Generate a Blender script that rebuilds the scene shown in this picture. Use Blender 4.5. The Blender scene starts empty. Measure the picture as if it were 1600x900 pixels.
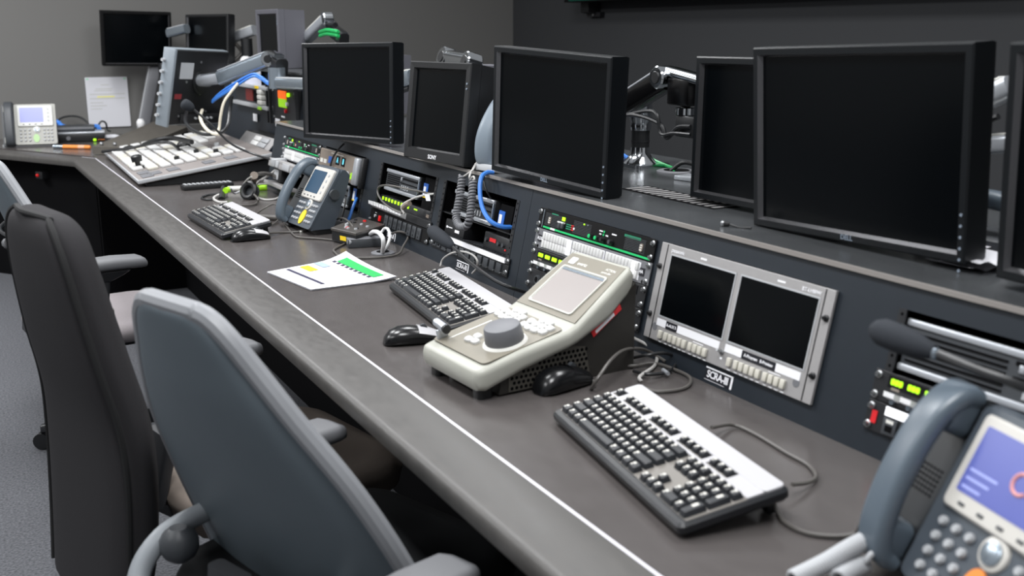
import bpy, bmesh, math, random
from mathutils import Vector, Matrix
from math import sin, cos, tan, pi, radians, atan2, sqrt
random.seed(7)
C = bpy.context.scene.collection
V = Vector
# ---------------------------------------------------------------- camera numbers
F, TH, PS, HC = 1620.0, .2402, .5009, .6496          # focal length (px of a 1600 wide frame), pitch, yaw, height over the desk
DZ = .74                                            # desk top height
XB, XT, ZT = 1.2327, 1.292, .2744                   # console fascia: foot, top edge, height over the desk
CAMZ = DZ + HC

def ray(u, v):
    a = (u - 800) / F; b = (450 - v) / F
    h = cos(TH) + b * sin(TH); z = -sin(TH) + b * cos(TH)
    return V((a * cos(PS) + h * sin(PS), -a * sin(PS) + h * cos(PS), z))
def dk(u, v, z=0.):                                  # point of the plane z over the desk
    d = ray(u, v); return d * ((z - HC) / d.z) + V((0, 0, CAMZ))
def aX(u, v, X): d = ray(u, v); return d * (X / d.x) + V((0, 0, CAMZ))
def aY(u, v, Y): d = ray(u, v); return d * (Y / d.y) + V((0, 0, CAMZ))

# ---------------------------------------------------------------- materials
def lin(h):
    h = h.lstrip('#'); r = []
    for i in (0, 2, 4):
        c = int(h[i:i + 2], 16) / 255
        r.append(c / 12.92 if c <= .04045 else ((c + .055) / 1.055) ** 2.4)
    return (*r, 1)
MATS = {}
def mat(name, hx, rough=.5, metal=0., spec=.5, noise=0., scale=40., bump=0., bscale=200., emit=None, es=1., rnoise=0., stretch=None, coat=0.):
    if name in MATS: return MATS[name]
    m = bpy.data.materials.new(name); m.use_nodes = True
    nt = m.node_tree; b = nt.nodes['Principled BSDF']
    col = lin(hx)
    b.inputs['Base Color'].default_value = col
    b.inputs['Roughness'].default_value = rough
    b.inputs['Metallic'].default_value = metal
    b.inputs['Specular IOR Level'].default_value = spec
    if coat: b.inputs['Coat Weight'].default_value = coat
    if emit:
        b.inputs['Emission Color'].default_value = lin(emit); b.inputs['Emission Strength'].default_value = es
    tc = nt.nodes.new('ShaderNodeTexCoord')
    src = tc.outputs['Object']
    if stretch:
        mp = nt.nodes.new('ShaderNodeMapping'); mp.inputs['Scale'].default_value = stretch
        nt.links.new(src, mp.inputs['Vector']); src = mp.outputs['Vector']
    if noise or rnoise:
        n = nt.nodes.new('ShaderNodeTexNoise'); n.inputs['Scale'].default_value = scale; n.inputs['Detail'].default_value = 5
        nt.links.new(src, n.inputs['Vector'])
        if noise:
            mx = nt.nodes.new('ShaderNodeMix'); mx.data_type = 'RGBA'
            mx.inputs[6].default_value = tuple(max(0, c * (1 - noise)) for c in col[:3]) + (1,)
            mx.inputs[7].default_value = tuple(min(1, c * (1 + noise)) for c in col[:3]) + (1,)
            nt.links.new(n.outputs['Fac'], mx.inputs[0]); nt.links.new(mx.outputs[2], b.inputs['Base Color'])
        if rnoise:
            mr = nt.nodes.new('ShaderNodeMapRange'); mr.inputs['To Min'].default_value = max(.02, rough - rnoise); mr.inputs['To Max'].default_value = min(1, rough + rnoise)
            nt.links.new(n.outputs['Fac'], mr.inputs['Value']); nt.links.new(mr.outputs['Result'], b.inputs['Roughness'])
    if bump:
        n2 = nt.nodes.new('ShaderNodeTexNoise'); n2.inputs['Scale'].default_value = bscale; n2.inputs['Detail'].default_value = 3
        nt.links.new(src, n2.inputs['Vector'])
        bp = nt.nodes.new('ShaderNodeBump'); bp.inputs['Strength'].default_value = bump; bp.inputs['Distance'].default_value = .002
        nt.links.new(n2.outputs['Fac'], bp.inputs['Height']); nt.links.new(bp.outputs['Normal'], b.inputs['Normal'])
    MATS[name] = m; return m

black = mat('black plastic', '#17181a', .42)
blackmatte = mat('matte black', '#0c0c0d', .75, spec=.2)
void = mat('unlit black metal', '#08080a', .85, spec=.1)
blackmetal = mat('black painted steel', '#1b1c1f', .45, bump=.1, bscale=600)
fascia_m = mat('dark slate laminate', '#20262d', .46, spec=.4, noise=.1, scale=30, bump=.05, bscale=900)
desk_m = mat('charcoal desk laminate', '#4e4a49', .24, noise=.1, scale=14, rnoise=.06, stretch=(2.2, 1, 1), bump=.04, bscale=500)
edge_m = mat('charcoal desk front band', '#474543', .46, noise=.3, scale=22, rnoise=.1, stretch=(3, 1, 1), bump=.05, bscale=300)
inlay_m = mat('pale aluminium inlay', '#e4e2ea', .35, metal=.2)
ctop_m = mat('charcoal console top laminate', '#424446', .24, noise=.2, scale=10, rnoise=.08)
trim_m = mat('pale console edge', '#8f8a86', .45)  # paler than the console top and fascia it runs between
wall_r = mat('grey wall paint in shade', '#3d3e40', .9, spec=.2, bump=.06, bscale=160)  # right wall's dimmer light put into a darker copy of the wall grey
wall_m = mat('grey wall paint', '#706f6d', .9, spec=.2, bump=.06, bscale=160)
carpet_m = mat('charcoal carpet', '#55565a', .95, spec=.1, noise=.95, scale=130, bump=1., bscale=160)
bezel_m = mat('black monitor plastic', '#0e1114', .36, spec=.35)
lip_m = mat('pale metal bezel lip glint', '#77777a', .22, metal=.8)  # pale metal so the black lip shows a bright ceiling glint
mouse_m = mat('glossy black mouse plastic', '#0d0e10', .25)
arm_black = mat('gloss black arm enamel', '#060607', .22, spec=.35)
screen_m = mat('dark monitor glass', '#030507', .2, spec=.2)
button_l = mat('dim grey legend', '#7c8794', .5)
chrome = mat('polished chrome', '#c8ccd0', .12, metal=1)
silver = mat('brushed silver', '#bfc3c9', .3, metal=.55)
bluesilver = mat('steel grey arm enamel', '#a3aeb8', .25, metal=.8)
steel = mat('bright screw steel', '#aeb0b2', .3, metal=.9)
white = mat('white plastic', '#e9e9ea', .45)
paper_m = mat('white paper', '#d2d2d7', .8, spec=.2)
offwhite = mat('warm white plastic', '#dcdbd5', .45)
beige = mat('warm grey plastic shell', '#acaca3', .4)
taupe = mat('taupe control face', '#7c776b', .45)
greymetal = mat('grey anodised panel', '#a3a1a1', .42, metal=.2, noise=.06, scale=60)
greypl = mat('mid grey plastic', '#6d6e72', .5)
lightgrey = mat('light grey plastic', '#a9abae', .5)
boxgrey = mat('grey enamelled casing', '#57575e', .5, noise=.06, scale=8)
dkgrey = mat('dark grey plastic', '#3b3e42', .45)
phone_m = mat('slate phone plastic', '#454c54', .38)
phone_sil = mat('silver phone bezel', '#c3c0ba', .35)
phone_dk = mat('dark phone recess', '#2a2d31', .4)
handset_m = mat('slate handset plastic', '#56616b', .33)
key_m = mat('black keycap', '#24262a', .42)
legend_m = mat('keycap legend', '#cfcdc6', .5)
kb_deck = mat('grey keyboard deck', '#77736e', .42)
kb_silver = mat('pale silver keyboard strip', '#b3b2b5', .36)
kb_base = mat('black keyboard base', '#1a1c20', .4)
green_line = mat('green stripe', '#12b565', .5, emit='#12b565', es=.25)
green_txt = mat('dark green print', '#118a63', .5)
led_green = mat('lit yellow green display', '#9fe21a', .5, emit='#a6ee10', es=1.1)
led_red = mat('lit red indicator', '#b01216', .5, emit='#ff1a14', es=.3)
led_cyan = mat('lit cyan digits', '#7fd8ee', .5, emit='#66d4f2', es=1.)
lit_white = mat('lit white key', '#ffffff', .5, emit='#f3f4ff', es=.9)
key_white = mat('translucent white key', '#cfcfce', .45)
key_cream = mat('cream key', '#cbc8bd', .5)
mixer_m = mat('taupe grey mixer panel', '#837d7b', .45, noise=.06, scale=30)
blue_cable = mat('blue cable jacket', '#3f7fd6', .4)
green_cable = mat('green cable jacket', '#18a455', .4)
black_cable = mat('black cable jacket', '#1f2022', .38)
grey_cable = mat('dark grey cable jacket', '#55524f', .4)
pale_cable = mat('pale grey cable jacket', '#b7b5b2', .45)
cream_cable = mat('cream cable jacket', '#d3ccbb', .5)
label_w = mat('white label', '#eeeef2', .6)
label_b = mat('black label tape', '#12131c', .5)
red_pl = mat('red plastic', '#d8262c', .4)
orange_pl = mat('orange plastic', '#e98a3a', .45)
yellow_m = mat('yellow print', '#f0cd1c', .6)
blue_m = mat('blue sticker', '#2560b8', .5)
green_p = mat('green print', '#17a54f', .7)
hi_green = mat('fluorescent green plastic', '#9ed81e', .4, emit='#8fd010', es=.15)
tan = mat('tan plastic', '#7d7268', .6)
chair_shell = mat('grey chair shell', '#5a646b', .5, noise=.06, scale=12)
chair_edge = mat('pale grey chair rim', '#86888c', .45)
chair_fabric = mat('charcoal chair fabric', '#302f31', .9, spec=.2, noise=.2, scale=420, bump=.35, bscale=900)
chair_seam = mat('black seam piping', '#0d0d0f', .8)
chair_seat = mat('pale mauve grey seat fabric', '#8a8486', .9, spec=.2, noise=.12, scale=300, bump=.3, bscale=800)
chair_dark = mat('black seat fabric', '#17181a', .9, spec=.2)
arm_pad = mat('grey armrest rubber', '#5f6063', .55)
arm_post = mat('charcoal armrest plastic', '#26272a', .45)
post_sleeve = mat('grey armrest sleeve', '#67655f', .5)

# ---------------------------------------------------------------- mesh builder
def rrect(w, h, r, n=4, cx=0., cy=0.):
    r = min(r, w / 2 - 1e-5, h / 2 - 1e-5); pts = []
    for (sx, sy, a0) in ((1, 1, 0), (-1, 1, 90), (-1, -1, 180), (1, -1, 270)):
        for i in range(n + 1):
            a = radians(a0 + 90 * i / n)
            pts.append((cx + sx * (w / 2 - r) + r * cos(a), cy + sy * (h / 2 - r) + r * sin(a)))
    return pts
def spline(pts, sub=8):
    P = [V(p) for p in pts]
    if len(P) < 3: return P
    out = []
    for i in range(len(P) - 1):
        p0 = P[i - 1] if i else P[0] * 2 - P[1]; p1 = P[i]; p2 = P[i + 1]; p3 = P[i + 2] if i + 2 < len(P) else P[-1] * 2 - P[-2]
        for k in range(sub):
            t = k / sub
            out.append(.5 * ((2 * p1) + (p2 - p0) * t + (2 * p0 - 5 * p1 + 4 * p2 - p3) * t * t + (3 * p1 - p0 - 3 * p2 + p3) * t ** 3))
    out.append(P[-1]); return out

class MB:
    def __init__(s): s.bm = bmesh.new()
    def loft(s, loops, cap=(True, True), mi=0, close=True):
        vs = [[s.bm.verts.new(p) for p in L] for L in loops]; n = len(vs[0]); fs = []
        for a, b in zip(vs, vs[1:]):
            for i in range(n if close else n - 1):
                j = (i + 1) % n
                fs.append(s.bm.faces.new((a[i], a[j], b[j], b[i])))
        if cap[0]: fs.append(s.bm.faces.new(list(reversed(vs[0]))))
        if cap[1]: fs.append(s.bm.faces.new(vs[-1]))
        for f in fs: f.material_index = mi
        return s
    def box(s, x0, x1, y0, y1, z0, z1, bev=0., mi=0, M=None, seg=2):
        vs = [s.bm.verts.new((x, y, z)) for x in (x0, x1) for y in (y0, y1) for z in (z0, z1)]
        fs = [s.bm.faces.new([vs[i] for i in q]) for q in ((0, 1, 3, 2), (4, 6, 7, 5), (0, 4, 5, 1), (2, 3, 7, 6), (0, 2, 6, 4), (1, 5, 7, 3))]
        for f in fs: f.material_index = mi
        allv = vs
        if bev:
            es = list({e for f in fs for e in f.edges})
            r = bmesh.ops.bevel(s.bm, geom=es, offset=bev, segments=seg, affect='EDGES', profile=.5)
            allv = list({v for f in r['faces'] for v in f.verts} | {v for v in vs if v.is_valid})
            for f in r['faces']: f.material_index = mi
        if M: bmesh.ops.transform(s.bm, matrix=M, verts=allv)
        return s
    def plate(s, w, h, r, y0, y1, cx=0., cz=0., mi=0, bev=0., n=4):          # rounded plate in the xz plane, front at y0
        L = []
        for (y, ins) in ([(y1, 0), (y0 + bev, 0), (y0, bev)] if bev else [(y1, 0), (y0, 0)]):
            L.append([(x, y, z) for x, z in rrect(w - 2 * ins, h - 2 * ins, max(r - ins, .0002), n, cx, cz)])
        return s.loft(L, mi=mi)
    def slab(s, w, d, r, z0, z1, cx=0., cy=0., mi=0, bev=0., n=4, top=0.):   # rounded plate in the xy plane, top at z1
        L = []
        for (z, ins) in ([(z0, 0), (z1 - bev, 0), (z1, bev)] if bev else [(z0, 0), (z1, top)]):
            L.append([(x, y, z) for x, y in rrect(w - 2 * ins, d - 2 * ins, max(r - ins, .0002), n, cx, cy)])
        return s.loft(L, mi=mi)
    def ring(s, steps, mi=0, cx=0., cz=0.):                                  # rectangular frame: steps = (w, h, y), xz plane
        L = [[(cx - w / 2, y, cz - h / 2), (cx + w / 2, y, cz - h / 2), (cx + w / 2, y, cz + h / 2), (cx - w / 2, y, cz + h / 2)] for w, h, y in steps]
        return s.loft(L, cap=(False, False), mi=mi)
    def cyl(s, p0, p1, r, r2=None, n=16, mi=0, cap=(True, True)):
        p0 = V(p0); p1 = V(p1); d = (p1 - p0).normalized()
        a = d.orthogonal().normalized(); b = d.cross(a)
        r2 = r if r2 is None else r2
        return s.loft([[p + a * (q * cos(2 * pi * i / n)) + b * (q * sin(2 * pi * i / n)) for i in range(n)] for p, q in ((p0, r), (p1, r2))], cap, mi)
    def lathe(s, p0, p1, prof, n=20, mi=0):                                  # prof: (t along the axis 0..1, radius)
        p0 = V(p0); p1 = V(p1); d = p1 - p0; a = d.orthogonal().normalized(); b = d.normalized().cross(a)
        return s.loft([[p0 + d * t + a * (q * cos(2 * pi * i / n)) + b * (q * sin(2 * pi * i / n)) for i in range(n)] for t, q in prof], mi=mi)
    def tube(s, pts, r, n=8, sub=8, mi=0, smooth=True):
        P = spline(pts, sub) if smooth else [V(p) for p in pts]
        rs = r if callable(r) else (lambda t: r)
        t0 = (P[1] - P[0]).normalized(); a = t0.orthogonal().normalized(); L = []
        for i, p in enumerate(P):
            t = (P[min(i + 1, len(P) - 1)] - P[max(i - 1, 0)]).normalized()
            a = (a - t * a.dot(t)).normalized(); b = t.cross(a); q = rs(i / (len(P) - 1))
            L.append([p + a * (q * cos(2 * pi * k / n)) + b * (q * sin(2 * pi * k / n)) for k in range(n)])
        return s.loft(L, mi=mi)
    def sweep(s, pts, across, wf, tf, n=4, sub=6, mi=0, rf=.45):             # rounded section swept along a path; across = fixed width direction
        P = spline(pts, sub); A = V(across).normalized(); L = []
        for i, p in enumerate(P):
            t = (P[min(i + 1, len(P) - 1)] - P[max(i - 1, 0)]).normalized(); b = t.cross(A).normalized()
            k = i / (len(P) - 1); w = wf(k); h = tf(k)
            L.append([p + A * x + b * y for x, y in rrect(w, h, min(w, h) * rf, n)])
        return s.loft(L, mi=mi)
    def ball(s, c, r, n=14, mi=0, sc=(1, 1, 1)):
        c = V(c); L = []
        for i in range(1, n // 2):
            a = pi * i / (n // 2)
            L.append([c + V((r * sc[0] * sin(a) * cos(2 * pi * k / n), r * sc[1] * sin(a) * sin(2 * pi * k / n), -r * sc[2] * cos(a))) for k in range(n)])
        return s.loft(L, mi=mi)
    def poly(s, pts, mi=0):
        f = s.bm.faces.new([s.bm.verts.new(p) for p in pts]); f.material_index = mi; return s
    def prism(s, prof, y0, y1, axis='y', mi=0):                              # profile extruded along an axis
        f = {'y': lambda a, b, t: (a, t, b), 'x': lambda a, b, t: (t, a, b), 'z': lambda a, b, t: (a, b, t)}[axis]
        return s.loft([[f(a, b, t) for a, b in prof] for t in (y0, y1)], mi=mi)
    def build(s, name, mats, parent=None, M=None, smooth=35, loc=None, label=None):
        bmesh.ops.recalc_face_normals(s.bm, faces=s.bm.faces)
        me = bpy.data.meshes.new(name); s.bm.to_mesh(me); s.bm.free()
        for m in (mats if isinstance(mats, (list, tuple)) else [mats]): me.materials.append(m)
        if smooth:
            me.shade_smooth(); me.set_sharp_from_angle(angle=radians(smooth))
        o = bpy.data.objects.new(name, me); C.objects.link(o)
        if parent: o.parent = parent
        if M is not None: o.matrix_local = M
        elif loc is not None: o.location = loc
        if label: o['label'] = label
        return o

def tag(o, label, cat, group=None):
    o['label'] = label; o['category'] = cat
    if group: o['group'] = group
    return o
def thing(name, label, cat, M=None, group=None):
    o = bpy.data.objects.new(name, None); C.objects.link(o); o.empty_display_size = .05
    if M is not None: o.matrix_world = M
    return tag(o, label, cat, group)
def struct(o): o['kind'] = 'structure'; return o
def frame(org, x, y, z):
    return Matrix(((x[0], y[0], z[0], org[0]), (x[1], y[1], z[1], org[1]), (x[2], y[2], z[2], org[2]), (0, 0, 0, 1)))
def face_frame(c, yaw=0., tilt=0., roll=0.):        # x right as seen by a viewer looking along +X (yaw 0), y away from the viewer, z up
    return Matrix.Translation(V(c)) @ Matrix.Rotation(yaw - pi / 2, 4, 'Z') @ Matrix.Rotation(-tilt, 4, 'X') @ Matrix.Rotation(-roll, 4, 'Y')
def place(c, yaw): return Matrix.Translation(V(c)) @ Matrix.Rotation(yaw, 4, 'Z')
TA = atan2(XT - XB, ZT); SLEN = sqrt((XT - XB) ** 2 + ZT ** 2)
def fas(y, s, out=0.):                              # frame on the sloped console fascia: y along the desk, s up the slope
    sl = V((sin(TA), 0, cos(TA))); nn = V((cos(TA), 0, -sin(TA)))
    return frame(V((XB, y, DZ)) + sl * s - nn * out, (0, -1, 0), nn, sl)
def copy_part(o, parent, M=None, name=None):
    c = o.copy(); C.objects.link(c); c.parent = parent
    if M is not None: c.matrix_local = M
    return c
_txt = {}
def text(s, size, m, parent, M, name='lettering', spacing=1., align='CENTER', bold=.018):
    cu = bpy.data.curves.new('t', 'FONT'); cu.body = s; cu.size = size; cu.extrude = .0002; cu.offset = size * bold; cu.align_x = align; cu.align_y = 'CENTER'; cu.space_character = spacing; cu.resolution_u = 3
    o = bpy.data.objects.new('t', cu); C.objects.link(o)
    dg = bpy.context.evaluated_depsgraph_get(); dg.update()
    me = bpy.data.meshes.new_from_object(o.evaluated_get(dg)); bpy.data.objects.remove(o); bpy.data.curves.remove(cu)
    me.name = name; me.materials.clear(); me.materials.append(m)
    q = bpy.data.objects.new(name, me); C.objects.link(q); q.parent = parent; q.matrix_local = M
    return q
def ftext(s, size, m, parent, x, z, y=-.0004, **k):  # lettering on an xz face looking to -y
    return text(s, size, m, parent, Matrix.Translation((x, y, z)) @ Matrix.Rotation(pi / 2, 4, 'X'), **k)
def cable(name, label, pts, r, m, cat='cable', sub=8, group=None, n=8):
    return tag(MB().tube(pts, r, n=n, sub=sub).build(name, m), label, cat, group)
# ================================================================ the setting
def wallbox(name, x0, x1, y0, y1, z0, z1, m):
    return struct(MB().box(x0, x1, y0, y1, z0, z1).build(name, m, smooth=0))
wallbox('floor', -4, 4.2, -2.5, 7.55, -.05, 0, carpet_m)
wallbox('wall_back', -4, 4.2, 7.4, 7.55, 0, 3.0, wall_m)
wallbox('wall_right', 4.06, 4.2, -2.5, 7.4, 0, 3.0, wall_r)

# ---------------------------------------------------------------- desk
desk = thing('console_desk', 'long charcoal control desk with a pale inlay line and an angled far wing', 'desk', Matrix.Translation((.9, 3, 0)))
def dloc(p): return (p[0] - .9, p[1] - 3, p[2])
XF = .602; XI = .713; WT = .036
inner = [(.613, 5.95), (.32, 6.49), (-.28, 7.36)]
def slabz(pts, z0, z1): return MB().loft([[dloc((x, y, z)) for x, y in pts] for z in (z0, z1)])
slabz([(XI + .004, -.4), (1.26, -.4), (1.26, 4.5), (1.9, 4.5), (1.9, 7.38), (-.12, 7.38), (.42, 6.58), (XI + .004, 6.06)], DZ - WT, DZ).build('worktop', desk_m, desk, smooth=0)
# front band with a rounded lip, swept from the near end round the inner corner of the wing
def band(path, prof):
    L = []
    for i, p in enumerate(path):
        a = V(path[max(i - 1, 0)]); b = V(path[min(i + 1, len(path) - 1)]); p = V(p)
        if 0 < i < len(path) - 1:
            t1 = (p - a).normalized(); t2 = (b - p).normalized(); n = V((t1.y, -t1.x)) + V((t2.y, -t2.x)); n = n / n.length; n = n / max(.3, n.dot(V((t1.y, -t1.x))))
        else:
            t = (b - a).normalized(); n = V((t.y, -t.x))
        L.append([dloc((p.x + n.x * q, p.y + n.y * q, DZ + z)) for q, z in prof])
    return MB().loft(L)
path = [(XF, -.4), (XF, 5.95), (.32, 6.46), (-.17, 7.22)]
w = XI - XF
band(path, [(.004, -.006), (0, -.016), (.003, -WT), (w, -WT), (w, 0), (.014, 0)]).build('front_band', edge_m, desk, smooth=40)
band(path[:2] + [(.56, 6.03)], [(w, .0002), (w, -.004), (w + .0055, -.004), (w + .0055, .0002)]).build('inlay_strip', inlay_m, desk, smooth=0)
# modesty and end panels; black fill stands in for the shaded void under the wing
MB().box(*[a - b for a, b in zip((1.12, 1.16), (.9, .9))], -3.4, 2.9, 0, DZ - WT).build('modesty_panel', void, desk, smooth=0)
MB().loft([[dloc((x, y, z)) for x, y in ((.70, 5.95), (.38, 6.56), (-.2, 7.36), (1.16, 7.36), (1.16, 5.95))] for z in (0, DZ - WT)]).build('wing_dark_fill', void, desk, smooth=0)
MB().box(.70 - .9, 1.12 - .9, 2.86, 2.9, 0, DZ - WT).build('end_panel', void, desk, smooth=0)
b = thing('under_desk_switch', 'small black box with a red light under the far wing of the desk', 'switch', place((.47, 6.33, DZ - .115), radians(-60)))
MB().box(-.03, .03, -.02, .05, -.02, .02, .004).build('housing', black, b)
MB().ball((-.008, -.022, 0), .009).build('red_light', led_red, b)

# ---------------------------------------------------------------- main equipment console
U = .05
BAYS = dict(F=(4.335, 3.857), G=(3.84, 3.362), D=(3.262, 2.784), C=(2.766, 2.288), B=(2.187, 1.709), A=(1.685, 1.207), E=(1.094, .616))
con = thing('equipment_console', 'long slate console with a sloped rack front running along the back of the desk', 'console', fas(4.5, 0))
YL = 4.5
def clx(y): return YL - y
mb = MB(); T = .004
edges = []
segs = [(4.5, 2.246), (2.2445, -.4)]
for a, bb in segs:
    mb.box(clx(a), clx(bb), 0, T, .24, SLEN); mb.box(clx(a), clx(bb), 0, T, 0, .04)
order = ['F', 'G', 'D', 'C', 'B', 'A', 'E']
prev = 4.5
for k in order:
    l, r = BAYS[k]; l -= .012; r += .012
    for (a, bb) in ([(prev, l)] if not (prev > 2.245 > l) else [(prev, 2.246), (2.2445, l)]): mb.box(clx(a), clx(bb), 0, T, .04, .24)
    prev = r
mb.box(clx(prev), clx(-.4), 0, T, .04, .24)
mb.build('fascia', fascia_m, con, smooth=0)
inv = fas(4.5, 0).inverted()
def cloc(p): return inv @ V(p)
def cbox(x0, x1, y0, y1, z0, z1):
    return [[cloc((x, y, z)) for x, y in ((x0, y0), (x1, y0), (x1, y1), (x0, y1))] for z in (z0, z1)]
XBK = 1.97
MB().loft(cbox(XT - .004, XBK, -.4, 4.5, DZ + ZT, DZ + ZT + .006)).build('top_panel', ctop_m, con, smooth=0)
MB().loft(cbox(XT - .0075, XT - .0035, -.4, 4.5, DZ + ZT - .002, DZ + ZT + .0066)).build('edge_trim', trim_m, con, smooth=0)
MB().loft(cbox(XBK - .02, XBK, -.4, 4.5, 0, DZ + ZT)).build('rear_panel', blackmetal, con, smooth=0)
MB().loft([[cloc((x, y, z)) for x, z in ((XB + .002, DZ + .001), (XBK - .02, DZ + .001), (XBK - .02, DZ + ZT), (XT + .002, DZ + ZT))] for y in (4.494, 4.5)]).build('end_panel', fascia_m, con, smooth=0)
MB().loft(cbox(1.275, XBK - .02, -.4, 4.49, DZ - .3, DZ - .28)).build('equipment_shelf', void, con, smooth=0)
# bay liners (open at the front) and rack rails with square holes
for k in order:
    l, r = BAYS[k]; x0, x1 = clx(l) + .0125, clx(r) - .0125
    m = MB()
    m.box(x0, x1, .30, .304, .041, .239); m.box(x0, x1, T, .3, .036, .04); m.box(x0, x1, T, .3, .24, .244)
    m.box(x0 - .003, x0, T, .3, .04, .24); m.box(x1, x1 + .003, T, .3, .04, .24)
    m.build('rack_bay', void, con, smooth=0)
    for xx in (x0 - .0005, x1 - .0145):
        m = MB().box(xx, xx + .015, -.0012, .003, .04, .24)
        for i in range(12): m.cyl((xx + .0075, -.0016, .048 + i * .0167), (xx + .0075, -.001, .048 + i * .0167), .0028, n=8, mi=1)
        m.build('rack_rail', [blackmetal, void], con, smooth=0)
# perforated grille let into the console top
gq = [dk(972, 300, ZT), dk(1045, 303, ZT), dk(1130, 328, ZT), dk(1085, 322, ZT)]
m = MB()
gx0, gx1, gy0, gy1 = 1.45, 1.535, 1.74, 2.09
zg = DZ + ZT + .006
m.loft(cbox(gx0, gx1, gy0, gy1, zg, zg + .0015))
n = 14
for i in range(n):
    y = gy0 + .012 + (gy1 - gy0 - .024) * i / (n - 1)
    m.loft(cbox(gx0 + .008, gx1 - .008, y - .0062, y + .0062, zg + .0015, zg + .0019), mi=1)
m.build('vent_grille', [void, greymetal], con, smooth=0)
# white engraved bay labels
def bay_label(y, s, t, w=.078):
    q = thing('bay_label', 'white framed label reading %s on the console front' % t, 'label', fas(y, s), 'white framed bay labels on the console front')
    MB().box(0, w, -.0008, 0, -.0125, .0125).build('plate', label_b, q, smooth=0)
    m = MB().box(0, w, -.0013, -.0008, .0098, .0125); m.box(w - .005, w, -.0013, -.0008, -.0125, .0125); m.box(0, w - .02, -.0013, -.0008, -.0125, -.0118)
    m.build('border', label_w, q, smooth=0)
    ftext(t, .0195, label_w, q, w * .46, -.001, -.001, spacing=.9)
bay_label(1.484, .0195, 'SCRA-III'); bay_label(2.585, .0195, 'SCRA-RI'); bay_label(3.675, .0195, 'SCRA-I', .085); bay_label(3.11, .018, 'SCRA-II')

# ---------------------------------------------------------------- rack devices
def screw(m, x, z, y=-.006, mi=1):
    m.lathe((x, y + .004, z), (x, y - .004, z), [(0, .0062), (.35, .0062), (.5, .0046), (1, .0036)], n=10, mi=mi)
    m.box(x - .003, x + .003, y - .0043, y - .0039, z - .0006, z + .0006, mi=2)
def unit(name, label, cat, bay, s0, s1, m=None, ears=True, group=None, face_y=-.003, depth=.15, cover=True, screws=None):
    l, r = BAYS[bay]; w = l - r; h = s1 - s0
    q = thing(name, label, cat, fas(l, s0, .002), group)
    if cover:
        mb = MB().box(0, w, face_y, 0, .0008, h - .0008, .001)
        mb.box(.03, w - .03, 0, depth, .003, h - .003)
        mb.build('faceplate', m or blackmetal, q, smooth=0)
    for x in (.008, w - .008):
        for z in (screws or (.010, h - .010)):
            k = MB(); screw(k, x, z); k.build('screw', [steel, steel, void], q)
    return q, w, h
def fbox(q, name, m, x0, x1, z0, z1, y0=-.006, y1=-.003, bev=0., label=None):
    return MB().box(x0, x1, y0, y1, z0, z1, bev).build(name, m, q, smooth=35 if bev else 0, label=label)

# --- the two identical green striped amplifier-like panels with white key panels below
def striped_panel(bay, label):
    q, w, h = unit('audio_monitor_panel', label, 'rack panel', bay, .19, .24, blackmatte, group='green striped rack panels')
    fbox(q, 'side_strip', bluesilver, .022, .025, .003, h - .003, -.005)
    fbox(q, 'stripe', green_line, .03, w - .008, .0035, .0075, -.0045)
    fbox(q, 'stripe_label', label_w, .065, .085, .0032, .0078, -.0052)
    for gx in (.032, .16, .37):                                # speaker slots
        m = MB()
        for i in range(9): m.box(gx, gx + .075, -.0036, -.003, .012 + i * .0034, .0134 + i * .0034)
        m.build('grille', dkgrey, q, smooth=0)
    fbox(q, 'print', green_txt, .058, .088, h - .011, h - .007, -.0034)
    fbox(q, 'print', green_txt, .365, .425, h - .012, h - .007, -.0034)
    for x in (.055, w - .045):
        m = MB().plate(.011, .018, .005, -.0055, -.003, x, .024, mi=0)
        for k in range(3): m.box(x - .004, x + .004, -.0062, -.0055, .018 + k * .005, .0205 + k * .005, mi=1)
        m.build('badge', [tan, offwhite], q)
    fbox(q, 'indicator', led_green, .108, .121, .032, .041, -.0045)
    for x in (.098, .112):
        m = MB().box(x, x + .011, -.009, -.003, .014, .026, .001, mi=0); m.box(x, x + .011, -.010, -.003, .026, .029, mi=1)
        m.build('rocker_switch', [dkgrey, white], q)
    for i, z in enumerate((.027, .022, .017)):
        m = MB().box(.13, .152, -.0042, -.003, z - .001, z + .0012); m.box(.152, .163, -.0042, -.003, z - .001, z + .0012, mi=1)
        m.build('level_meter', [green_txt, red_pl], q, smooth=0)
    fbox(q, 'indicator', label_w, .163, .168, .019, .024, -.0045)
    for x, mm in ((.205, led_green), (.221, bluesilver)): MB().ball((x, -.004, .038), .0024, 8).build('indicator', mm, q)
    for x, z, ww in ((.268, .033, .014), (.27, .026, .008), (.295, .026, .010), (.318, .033, .018)): fbox(q, 'print', label_w, x, x + ww, z, z + .003, -.0034)
    for x, z in ((.286, .033), (.285, .026)): fbox(q, 'indicator', green_line, x, x + .004, z - .001, z + .004, -.0042)
    for x, mm in ((.245, green_line), (.27, green_line), (.292, black), (.325, dkgrey)):
        m = MB().cyl((x, -.003, .017), (x, -.013, .017), .0062, .0055, 12, mi=0); m.cyl((x, -.013, .017), (x, -.0145, .017), .0045, n=12, mi=1)
        m.build('knob', [black, mm], q)
    return q
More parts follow.
